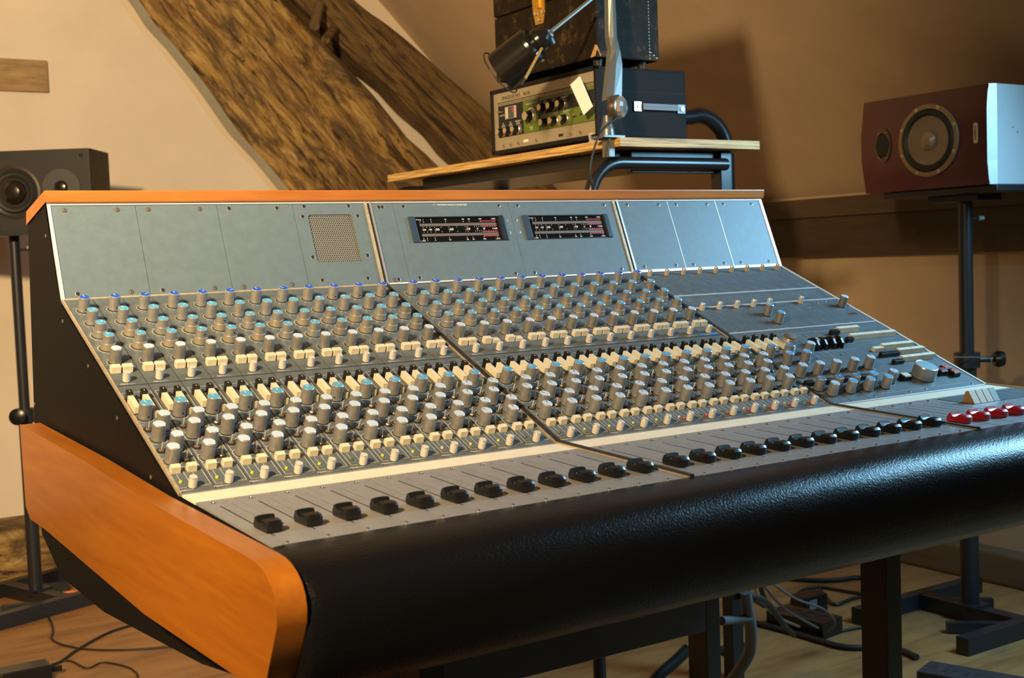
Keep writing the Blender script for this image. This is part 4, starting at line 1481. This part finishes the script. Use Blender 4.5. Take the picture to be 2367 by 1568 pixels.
mb = MB()
bx = LP(1404, 300)
mb.box(bx.x - 0.028, bx.x + 0.030, LY - 0.024, LY + 0.02, PT + 0.0005, PT + 0.006, M_lg, bev=0.001)
mb.lathe([(0.017, 0.006), (0.015, 0.020), (0.010, 0.036), (0.008, 0.050)], 18, M_lg, Matrix.Translation((bx.x, LY, PT)))
mb.box(1.262, 1.278, LY - 0.012, LY + 0.012, PT - 0.040, PT + 0.003, M_lg, bev=0.001)
mb.box(1.262, bx.x - 0.02, LY - 0.012, LY + 0.012, PT + 0.0006, PT + 0.005, M_lg, bev=0.001)
part('clamp', mb, lamp)
j1 = LP(1411, 252)
mb = MB()
Mx = Matrix.Translation((j1.x, LY + 0.006, j1.z)) @ Matrix.Rotation(PI / 2, 4, 'X')
# joint disc faces the viewer: stepped dark drum with chrome cap
Mj = frame((j1.x - 0.008, LY + 0.006, j1.z), (0.6, 0.0, 0), (0, 0, 1))
Mj = Matrix.Translation((j1.x - 0.006, LY - 0.026, j1.z)) @ (Vector((0.55, -0.83, 0)).to_track_quat('Z', 'Y').to_matrix().to_4x4())
mb.lathe([(0.0, -0.012), (0.024, -0.012), (0.026, -0.006), (0.024, -0.001), (0.027, 0.001), (0.027, 0.007), (0.023, 0.009)], 28, mat('joint_bronze', (0.22, 0.19, 0.16), 0.25, 0.8), Mj)
mb.lathe([(0.0235, 0.009), (0.0225, 0.017), (0.016, 0.022), (0.0, 0.024)], 12, mat('chrome', (0.9, 0.92, 0.95), 0.16, 0.85), Mj, smooth=False)
part('lower_joint', mb, lamp)
mb = MB()
tp, bt = LP(1402, -40), LP(1408, 235)
mid = LP(1412, 118)
# tapered lower arm: flat on the left, wide on the right
secs = [(bt, 0.0215), (LP(1413, 150), 0.0170), (mid, 0.0120), (LP(1406, 90), 0.0105), (tp, 0.0085)]
vs = []
for c, w in secs:
    for dx, dy in ((-w, -0.006), (-w * 0.2, -0.012), (w, -0.007), (w, 0.007), (-w, 0.008)):
        vs.append((c.x + dx, LY - 0.010 + dy, c.z))
fs = []
for i in range(len(secs) - 1):
    for j in range(5):
        fs.append((i * 5 + j, i * 5 + (j + 1) % 5, (i + 1) * 5 + (j + 1) % 5, (i + 1) * 5 + j))
mb.add(vs, fs, M_lg)
mb.add(vs, [list(range(5))[::-1], list(range(20, 25))], M_lg)
part('lower_arm', mb, lamp)
YS = 0.46
e1, e2 = onp(1365, 0, 1, 0.45), onp(1268, 78, 1, YS)
top_ = e1 + (e1 - e2) * 0.28
mb = MB()
mb.tube([top_, e2], 0.0045, mat('rod_grey', (0.30, 0.33, 0.34), 0.3, 0.7), 10)
part('upper_arm', mb, lamp)
mb = MB()
c = LP(1396, -34)
mb.tube([(c.x, LY - 0.015, c.z), (c.x, LY + 0.03, c.z)], 0.018, M_lg, 18)
mb.tube([c + Vector((0, 0, 0)), top_], 0.006, M_lg, 8)
part('elbow_joint', mb, lamp)
mb = MB()
a, b = onp(1262, 72, 1, YS), onp(1276, 102, 1, YS)
mb.tube([a, b], 0.009, M_lg, 8)
a, b = onp(1256, 78, 1, YS), onp(1272, 84, 1, YS)
mb.tube([a, b], 0.012, M_lg, 6)
part('wing_nut', mb, lamp)
# shade
c0, c1 = onp(1246, 92, 1, YS), onp(1166, 160, 1, YS + 0.07)
ax = (c1 - c0).normalized()
Ms = Matrix.Translation(c0) @ ax.to_track_quat('Z', 'Y').to_matrix().to_4x4()
L_ = (c1 - c0).length
M_shade = mat('shade_black', (0.010, 0.009, 0.008), 0.22)
mb = MB()
mb.lathe([(0.0, -0.026), (0.010, -0.0245), (0.019, -0.018), (0.0245, -0.008), (0.026, 0.0), (0.0245, 0.010)], 28, M_shade, Ms)
mb.lathe([(0.0245, 0.008), (0.034, 0.010), (0.0395, 0.015), (0.0410, 0.022)], 28, M_shade, Ms)
mb.lathe([(0.0410, 0.022), (0.0455, L_ + 0.006), (0.0435, L_ + 0.006), (0.039, 0.024), (0.0, 0.022)], 28, M_shade, Ms)
part('lamp_shade', mb, lamp)
mb = MB()
pts = []
for i in range(25):
    a = 2 * PI * i / 24
    pts.append(Ms @ Vector((0.0525 * math.cos(a), 0.0525 * math.sin(a), L_ + 0.012)))
mb.tube(pts, 0.0016, M_screwd, 6)
part('shade_ring', mb, lamp)
mb = MB()
s0, s1 = onp(1252, 112, 1, YS - 0.02), onp(1214, 182, 1, YS - 0.06)
mb.tube([s0, s1], 0.0032, mat('tan_bracket', (0.50, 0.30, 0.09), 0.4, 0.4), 6)
mb.tube([s1, onp(1204, 196, 1, YS - 0.06)], 0.0022, M_screwd, 6)
part('shade_bracket', mb, lamp)
# paper tag leaning on the echo machine
mb = MB()
q = [onp(*p, 0, EX - 0.030) for p in ((1340, 176), (1318, 196), (1349, 266), (1370, 246))]
q2 = [v + Vector((0.0008, 0, 0)) for v in q]
mb.add(q + q2, [(0, 1, 2, 3), (7, 6, 5, 4), (0, 4, 5, 1), (1, 5, 6, 2), (2, 6, 7, 3), (3, 7, 4, 0)], mat('white_card', (0.93, 0.93, 0.88), 0.6))
tag(part('paper_tag', mb, None), 'bright white paper tag hanging in front of the tape echo controls', 'paper tag')
# lamp cable
mb = MB()
p1 = LP(1432, 262, LY - 0.03)
mb.tube([j1 + Vector((0.014, -0.012, 0.004)), LP(1430, 268, LY - 0.04), LP(1395, 298, 0.395), LP(1378, 330, 0.392), LP(1366, 375, 0.392), LP(1365, 410, 0.395), LP(1371, 436, 0.40), LP(1385, 480, 0.42)], 0.0024, M_cable, 8, smooth_path=6)
tag(part('lamp_cable', mb, None), 'thin black cable looping down from the desk lamp joint over the plywood edge', 'cable')
mb = MB()
k0 = onp(1370, 305, 0, 1.284)
mb.box(1.282, 1.291, k0.y - 0.012, k0.y + 0.014, PT + 0.0006, PT + 0.004, M_alu, bev=0.001)
mb.prism([(k0.y + 0.012, PT + 0.004), (k0.y + 0.004, PT + 0.004), (k0.y + 0.010, PT + 0.022), (k0.y + 0.016, PT + 0.020)], 1.283, 1.290, M_alu)
tag(part('metal_clip', mb, None), 'small bright metal clip on the plywood edge beside the lamp foot', 'clip')

# ------------------------------------------------------------------ speakers and stands
# right hand speaker: front faces -X
rs = thing('monitor_speaker', 'dark red loudspeaker lying on its side on a black stand, pale side catching daylight', 'loudspeaker', (2.45, 0.46, 1.175), 'monitor speakers')
M_mar = mat('maroon_lacquer', (0.075, 0.006, 0.010), 0.32, var=0.12, vscale=5, coat=0.3)
M_silv = mat('silver_side', (0.55, 0.60, 0.62), 0.35, 0.2)
SXF, SY0, SY1, SZ0, SZ1 = 2.33, 0.254, 0.664, 1.176, 1.427
mb = MB()
zm = (SZ0 + SZ1) / 2
out = [(SY0, SZ0), (SY0 + 0.006, SZ0 + 0.05), (SY0 + 0.006, SZ1 - 0.06), (SY0, SZ1), (SY1 - 0.012, SZ1), (SY1, SZ1 - 0.09), (SY1, SZ0 + 0.09), (SY1 - 0.014, SZ0)]
mb.prism(out, SXF, 2.60, M_mar)
bevel(part('cabinet', mb, rs), 0.003)
mb = MB()
o2 = [(SXF + 0.001, SZ0 + 0.002), (SXF + 0.001, SZ1 - 0.001), (2.60, SZ1 - 0.001), (2.60, SZ0 + 0.002)]
mb.add([(SXF + 0.001, SY0 + 0.001, SZ0), (SXF - 0.002, SY0 + 0.004, SZ0 + 0.06), (SXF - 0.002, SY0 + 0.004, SZ1 - 0.06), (SXF + 0.001, SY0 + 0.001, SZ1),
        (SXF + 0.022, SY0 - 0.008, SZ0), (SXF + 0.022, SY0 - 0.008, SZ0 + 0.06), (SXF + 0.022, SY0 - 0.008, SZ1 - 0.06), (SXF + 0.022, SY0 - 0.008, SZ1),
        (2.60, SY0 - 0.008, SZ0), (2.60, SY0 - 0.008, SZ1), (2.60, SY0 - 0.0005, SZ0), (2.60, SY0 - 0.0005, SZ1)],
       [(0, 4, 5, 1), (1, 5, 6, 2), (2, 6, 7, 3), (4, 8, 9, 7, 6, 5), (3, 7, 9, 11), (0, 10, 8, 4), (8, 10, 11, 9)], M_silv)
for (xx, zz) in ((2.415, zm + 0.018), (2.435, zm + 0.006)):
    mb.lathe([(0.0022, 0), (0.0, 0.0006)], 8, M_screwd, Matrix.Translation((xx, SY0 - 0.0082, zz)) @ Matrix.Rotation(PI / 2, 4, 'X'))
part('side_panel', mb, rs, label='pale silver side panel')


def face_m(y, z, x=SXF):
    return frame((x, y, z), (0, -1, 0), (0, 0, 1))


M_ring = mat('driver_ring', (0.30, 0.22, 0.13), 0.38, 0.6)
M_rub = mat('rubber_surround', (0.010, 0.016, 0.014), 0.55)
M_cone = mat('grey_cone', (0.26, 0.21, 0.155), 0.42, 0.3, var=0.05, vscale=20)
mb = MB()
Mf = face_m(0.4370, 1.3025)
R0 = 0.096
mb.lathe([(R0, -0.002), (R0, 0.004), (R0 - 0.002, 0.006), (0.083, 0.006), (0.082, 0.003)], 56, M_ring, Mf)
mb.lathe([(0.083, 0.003), (0.078, 0.008), (0.071, 0.009), (0.064, 0.0040)], 56, M_rub, Mf)
mb.lathe([(0.064, 0.0040), (0.050, 0.0025), (0.026, 0.0012), (0.018, 0.0010)], 56, M_cone, Mf)
mb.lathe([(0.027, 0.0011), (0.023, 0.0080), (0.013, 0.0135), (0.0, 0.0150)], 40, mat('cone_cap', (0.33, 0.25, 0.17), 0.4, 0.3), Mf)
for k in range(8):
    a = 2 * PI * (k + 0.5) / 8
    mb.lathe([(0.0042, 0.006), (0.0040, 0.0072), (0.002, 0.0072), (0, 0.006)], 12, [M_alu, M_alu, M_gap], Mf @ Matrix.Translation((0.0895 * math.cos(a), 0.0895 * math.sin(a), 0)))
part('woofer', mb, rs)
mb = MB()
Mf = face_m(0.5865, 1.303)
mb.lathe([(0.028, 0), (0.028, 0.004), (0.021, 0.005)], 32, mat('tweeter_ring', (0.13, 0.09, 0.055), 0.45, 0.3), Mf, sx=0.95, sy=1.75 * 0.95)
mb.lathe([(0.0235, 0.005), (0.020, 0.007), (0.0, 0.010)], 32, mat('tweeter_mesh', (0.02, 0.02, 0.02), 0.5, bump=0.8, bscale=1500), Mf, sy=1.25)
for sx_, sy_ in ((0.013, 0.033), (-0.013, 0.033), (0.013, -0.033), (-0.013, -0.033)):
    mb.lathe([(0.003, 0.004), (0.0, 0.0058)], 8, M_screw, Mf @ Matrix.Translation((sx_, sy_, 0)))
part('tweeter', mb, rs)
mb = MB()
Mf = face_m(0.2925, 1.3075)
pts = []
for i in range(17):
    a = PI * i / 16
    pts.append((0.0062 * math.cos(a), 0.020 + 0.0062 * math.sin(a)))
for i in range(17):
    a = PI + PI * i / 16
    pts.append((0.0062 * math.cos(a), -0.020 + 0.0062 * math.sin(a)))
mb.prism(pts, 0, 0.002, mat('badge_metal', (0.75, 0.58, 0.40), 0.4, 0.2), Mf, axis='z')
mb.text('TANNOY', 0.0085, M_gap, Mf @ Matrix.Translation((0, 0, 0.0023)) @ Matrix.Rotation(PI / 2, 4, 'Z'), 'CENTER', 1.0)
part('badge', mb, rs)

st = thing('speaker_stand', 'black metal stand holding up the dark red loudspeaker', 'speaker stand', (2.444, 0.413, 0), 'speaker stands')
M_st = mat('stand_paint', (0.016, 0.017, 0.019), 0.38)
mb = MB()
mb.box(2.34, 2.60, 0.24, 0.60, 1.158, 1.1745, M_st, bev=0.003)
mb.box(2.40, 2.50, 0.34, 0.50, 1.140, 1.158, M_st, bev=0.003)
part('top_plate', mb, st)
PX, PY = 2.444, 0.413
mb = MB()
mb.tube([(PX, PY, 0.70), (PX, PY, 1.145)], 0.0190, M_st, 24)
part('inner_pole', mb, st)
mb = MB()
mb.tube([(PX, PY, 0.03), (PX, PY, 0.72)], 0.0245, M_st, 24)
part('outer_pole', mb, st)
mb = MB()
mb.tube([(PX, PY, 0.695), (PX, PY, 0.735)], 0.034, M_st, 20)
rr_ = Vector((0.83, -0.55, 0))
mb.tube([Vector((PX, PY, 0.715)), Vector((PX, PY, 0.715)) + rr_ * 0.075], 0.008, M_st, 10)
mb.lathe([(0.0, 0), (0.018, 0.002), (0.023, 0.014), (0.020, 0.028), (0.0, 0.034)], 18, M_bplas, Matrix.Translation(Vector((PX, PY, 0.715)) + rr_ * 0.07) @ rr_.to_track_quat('Z', 'Y').to_matrix().to_4x4())
mb.tube([onp(2205, 826, 1, 0.36), onp(2250, 826, 1, 0.36), onp(2285, 827, 1, 0.36), onp(2292, 833, 1, 0.36), onp(2290, 850, 1, 0.36), onp(2283, 862, 1, 0.37)], 0.0022, M_screw, 6)
part('collar', mb, st)
mb = MB()
p_ = Vector((PX, PY, 1.095))
mb.tube([p_, p_ + rr_ * 0.036], 0.004, M_st, 8)
mb.tube([p_ + rr_ * 0.036, p_ + rr_ * 0.050], 0.0065, mat('knob_tip', (0.25, 0.42, 0.48), 0.4), 10)
part('height_knob', mb, st)
mb = MB()
w = 0.020
A, B, C_ = onp(2075, 1432, 2, 0.04), onp(2352, 1516, 2, 0.04), onp(2060, 1414, 2, 0.04)


def bar(mb, a, b, w, z0, z1, m=M_st):
    a, b = Vector((a[0], a[1], 0)), Vector((b[0], b[1], 0))
    d = (b - a).normalized()
    n_ = Vector((-d.y, d.x, 0)) * w
    vs = [a + n_, a - n_, b - n_, b + n_]
    mb.add([(v.x, v.y, z0) for v in vs] + [(v.x, v.y, z1) for v in vs], [(3, 2, 1, 0), (4, 5, 6, 7), (0, 1, 5, 4), (1, 2, 6, 5), (2, 3, 7, 6), (3, 0, 4, 7)], m)


def stand_bars(center, ang, parent, long=0.24, cross=0.20):
    c = Vector((center[0], center[1], 0))
    d = Vector((math.cos(ang), math.sin(ang), 0))
    n_ = Vector((-d.y, d.x, 0))
    for s_ in (-1, 1):
        mb = MB()
        bar(mb, c + n_ * s_ * cross - d * long, c + n_ * s_ * cross + d * long, 0.018, 0.0, 0.045)
        part('foot_bar', mb, parent)
    mb = MB()
    bar(mb, c - n_ * (cross - 0.018), c + n_ * (cross - 0.018), 0.020, 0.002, 0.044)
    bar(mb, c - d * 0.035, c + d * 0.035, 0.04, 0.044, 0.050)
    for s_ in (-1, 1):
        bar(mb, c + n_ * s_ * (cross - 0.018), c + d * s_ * 0.14 + n_ * s_ * 0.03, 0.012, 0.004, 0.030)
    part('base_cross', mb, parent)


stand_bars((PX, PY), 0.0, st, long=0.26, cross=0.17)

# left hand speaker, faces the camera
ls = thing('monitor_speaker', 'black loudspeaker lying on its side on a stand against the cream wall', 'loudspeaker', (0.50, 2.33, 1.175), 'monitor speakers')
A_, B_ = Vector((0.6377, 2.2466, 0)), Vector((0.4068, 2.3965, 0))
ux = (A_ - B_).normalized()
uy = Vector((-ux.y, ux.x, 0))
Wd, Hd, Dd = 0.46, 0.247, 0.19
o_ = A_ - ux * Wd
LFm = frame((o_.x, o_.y, 1.176), ux, (0, 0, 1))       # local x right, y up, z towards camera
M_spk = mat('speaker_black', (0.011, 0.009, 0.007), 0.55, bump=0.2, bscale=200)
M_spks = ramp_mat('speaker_ash_side', [(0.35, (0.020, 0.014, 0.008)), (0.6, (0.075, 0.052, 0.026))], 12, (20, 1, 20), rough=0.6, bump=0.2, bdist=0.001)
mb = MB()
mb.box(0, Wd, 0, Hd, -Dd, -0.012, M_spks)
mb.box(0, Wd, 0, Hd, -0.012, 0, M_spk, bev=0.002)
for xx in (0.03, Wd - 0.025):
    for yy in (0.022, Hd - 0.022):
        mb.lathe([(0.006, 0), (0.006, 0.001), (0.003, 0.001), (0, -0.001)], 12, [M_black, M_black, M_gap], Matrix.Translation((xx, yy, 0)))
part('cabinet', mb, ls, M=LFm)
mb = MB()
Mf = LFm @ Matrix.Translation((Wd - 0.238, 0.118, 0))
M_dcone = mat('dark_cone', (0.030, 0.022, 0.015), 0.35)
mb.lathe([(0.082, 0), (0.082, 0.003), (0.074, 0.004), (0.066, 0.002), (0.060, 0.007), (0.053, 0.006), (0.046, 0.0020), (0.032, 0.0010)], 48, [M_dcone, M_dcone, M_dcone, M_rub, M_rub, M_dcone, M_gap], Mf)
mb.lathe([(0.038, 0.001), (0.034, 0.012), (0.022, 0.021), (0.0, 0.026)], 40, mat('dome_black', (0.018, 0.013, 0.010), 0.22), Mf)
part('woofer', mb, ls)
mb = MB()
Mf = LFm @ Matrix.Translation((Wd - 0.092, 0.128, 0))
mb.lathe([(0.060, 0), (0.060, 0.003), (0.058, 0.004), (0.022, 0.004), (0.019, 0.001)], 48, mat('tweeter_plate', (0.045, 0.044, 0.042), 0.45), Mf)
mb.lathe([(0.019, 0.001), (0.015, 0.008), (0.0, 0.012)], 32, MATS['dome_black'], Mf)
part('tweeter', mb, ls)

st2 = thing('speaker_stand', 'black metal stand carrying the black loudspeaker by the cream wall', 'speaker stand', (0.422, 2.306, 0), 'speaker stands')
QX, QY = 0.428, 2.375
mb = MB()
bar(mb, Vector((QX, QY, 0)) - ux * 0.19 - uy * (-0.0), Vector((QX, QY, 0)) + ux * 0.21, 0.085, 1.158, 1.1745)
part('top_plate', mb, st2)
mb = MB()
mb.tube([(QX, QY, 0.55), (QX, QY, 1.16)], 0.0165, M_st, 20)
part('inner_pole', mb, st2)
mb = MB()
mb.tube([(QX, QY, 0.03), (QX, QY, 0.60)], 0.021, M_st, 20)
mb.tube([Vector((QX, QY, 0)) + ux * 0.002 + Vector((0, 0, 0.03)), (QX, QY, 0.045)], 0.035, M_st, 12)
part('outer_pole', mb, st2)
mb = MB()
mb.tube([(QX, QY, 0.575), (QX, QY, 0.62)], 0.029, M_st, 18)
p_ = Vector((QX, QY, 0.60))
mb.tube([p_, p_ - uy * 0.05], 0.008, M_st, 8)
mb.lathe([(0.0, 0), (0.022, 0.002), (0.026, 0.014), (0.0, 0.026)], 16, M_bplas, Matrix.Translation(p_ - uy * 0.05) @ (-uy).to_track_quat('Z', 'Y').to_matrix().to_4x4())
part('collar', mb, st2)
mb = MB()
p_ = Vector((QX, QY, 1.115))
mb.tube([p_, p_ + ux * 0.05], 0.004, M_st, 8)
part('height_knob', mb, st2)
stand_bars((QX, QY), 0.35, st2, long=0.24, cross=0.17)

# ------------------------------------------------------------------ things on the floor
def floor_cable(label, pts, r=0.004, m=M_cable, z=None, name='floor_cable', group=None):
    mb = MB()
    P_ = []
    for p in pts:
        if len(p) == 2:
            v = onp(p[0], p[1], 2, r + 0.0005)
        else:
            v = onp(p[0], p[1], 2, p[2])
        P_.append(v)
    mb.tube(P_, r, m, 8, smooth_path=6)
    return tag(part(name, mb, None), label, 'cable', group)


floor_cable('black cable curving from the small adaptor across the floor at lower left', [(95, 1545), (140, 1530), (175, 1505), (240, 1468), (290, 1450), (330, 1440)])
floor_cable('thin black cable looping around the foot of the left speaker stand', [(55, 1330), (118, 1440), (122, 1480), (190, 1500), (290, 1503), (400, 1495)], 0.003)
floor_cable('thin black cable lying in a loop below the left speaker stand', [(60, 1568), (150, 1528), (200, 1545), (240, 1532), (300, 1545), (318, 1568), (280, 1580), (190, 1572)], 0.0025)
floor_cable('orange cable on the floor behind the left speaker stand', [(120, 1376), (180, 1368), (235, 1383)], 0.004, mat('orange_cable', (0.65, 0.17, 0.04), 0.5))
q = onp(62, 1550, 2, 0.03)
mb = MB()
mb.box(q.x - 0.07, q.x + 0.055, q.y - 0.035, q.y + 0.035, 0.0, 0.042, M_bplas, Matrix.Identity(4), bev=0.005)
mb.tube([(q.x + 0.05, q.y, 0.02), (q.x + 0.085, q.y, 0.018)], 0.008, M_bplas, 8)
tag(part('power_adaptor', mb, None), 'small black power adaptor on the floor at lower left', 'power adaptor')

floor_cable('black cable running level behind the console leg, farthest back of those on the floor', [(1820, 1338), (1880, 1342), (1940, 1341), (1985, 1336), (2060, 1345)], 0.007)
floor_cable('black cable arching over the small plug box to the right-hand console leg', [(1830, 1395), (1850, 1368), (1890, 1358), (1960, 1368), (2060, 1385)], 0.005)
floor_cable('black cable dipping in a curve beside the console leg', [(1895, 1362), (1915, 1388), (1935, 1398), (1975, 1383), (2050, 1370)], 0.005)
floor_cable('thick black cable sweeping across the pale floor between the console legs', [(1745, 1440), (1830, 1462), (1900, 1483), (1960, 1497), (2060, 1498), (2120, 1520)], 0.008)
floor_cable('thin black cable on the pale floor just behind the thick one', [(1830, 1455), (1880, 1464), (1940, 1460), (1985, 1452), (2070, 1440)], 0.004)
mb = MB()
q = onp(1870, 1392, 2, 0.03)
mb.box(q.x - 0.045, q.x + 0.045, q.y - 0.03, q.y + 0.03, 0, 0.055, M_bplas, bev=0.005)
mb.box(q.x - 0.030, q.x + 0.0, q.y - 0.0308, q.y - 0.030, 0.018, 0.045, mat('grey_label', (0.14, 0.13, 0.12), 0.5))
tag(part('plug_box', mb, None), 'small black plug box with a grey label among the cables', 'power adaptor')
mb = MB()
a, b = onp(1795, 1425, 2, 0.02), onp(1925, 1455, 2, 0.02)
bar(mb, a, b, 0.045, 0.0, 0.045, M_bplas)
d = (b - a)
for k in range(4):
    p = a + d * (0.14 + 0.22 * k)
    mb.lathe([(0.018, 0.045), (0.0165, 0.0465), (0.016, 0.044), (0, 0.044)], 14, M_gap, Matrix.Translation((p.x, p.y, 0.0002)))
tag(part('socket_strip', mb, None), 'black socket strip under the bundle of hanging cables', 'power strip')
mb = MB()
a, b = onp(2135, 1540, 2, 0.04), onp(2420, 1590, 2, 0.04)
bar(mb, a, b, 0.045, 0.0, 0.040, mat('dull_black', (0.03, 0.03, 0.035), 0.5, var=0.3, vscale=60))
d = (b - a)
for k in range(5):
    p = a + d * (0.14 + 0.18 * k)
    for s_ in (-1, 1):
        mb.box(p.x - 0.010, p.x + 0.010, p.y - 0.004 + s_ * 0.015, p.y + 0.004 + s_ * 0.015, 0.040, 0.0405, M_gap)
tag(part('socket_strip', mb, None), 'long dull black socket strip on the floor at lower right', 'power strip')
# hanging loom below the console
hz = 0.60


def hang(label, pts, r, m=M_cable, name='hanging_cable'):
    mb = MB()
    mb.tube([onp(px, py, 1, yy) for px, py, yy in pts], r, m, 8, smooth_path=7)
    return tag(part(name, mb, None), label, 'cable', 'cables hanging under the console')


hang('thick grey cable loom hanging down from the console and curving left', [(1722, 1365, -0.02), (1728, 1410, 0.0), (1736, 1460, 0.02), (1730, 1515, 0.05), (1690, 1575, 0.10)], 0.012, M_cableg)
hang('pale tipped thin cable hanging under the console, the longest of the thin ones', [(1745, 1350, 0.1), (1755, 1385, 0.16), (1795, 1425, 0.25), (1847, 1449, 0.34)], 0.0032, mat('pale_cable', (0.33, 0.28, 0.22), 0.4))
hang('thin black cable fanning out to the right of the pale tipped one', [(1765, 1352, 0.1), (1800, 1395, 0.2), (1850, 1430, 0.3), (1890, 1452, 0.38)], 0.003, M_cableg)
hang('thin black cable bowing out farthest right under the console', [(1785, 1348, 0.12), (1840, 1385, 0.22), (1905, 1410, 0.34), (1930, 1440, 0.42), (1915, 1462, 0.46)], 0.003, M_cableg)
hang('black cable hanging straight beside the thick grey loom', [(1755, 1345, 0.05), (1770, 1390, 0.1), (1800, 1430, 0.18), (1835, 1470, 0.25)], 0.0055)
hang('black cable hanging in front of the others under the console', [(1700, 1380, 0.0), (1735, 1378, 0.02), (1775, 1395, 0.06), (1815, 1450, 0.12)], 0.006)
hang('black cable running level under the console to the left of the thick grey loom', [(1668, 1375, -0.03), (1700, 1372, 0.0), (1740, 1385, 0.03), (1765, 1400, 0.05)], 0.006)
hang('grey cable crossing behind the console leg to the loom', [(1668, 1436, -0.02), (1700, 1433, 0.0), (1735, 1430, 0.0)], 0.0085, M_cableg)
floor_cable('coiled black cable behind the inner console leg', [(1665, 1500), (1700, 1490), (1740, 1495), (1700, 1512), (1665, 1508)], 0.006)
hang('bunch of dark cable crossing the floor gap left of the inner console leg', [(1590, 1500, 0.0), (1560, 1530, 0.0), (1525, 1560, 0.0), (1500, 1590, 0.0)], 0.011)
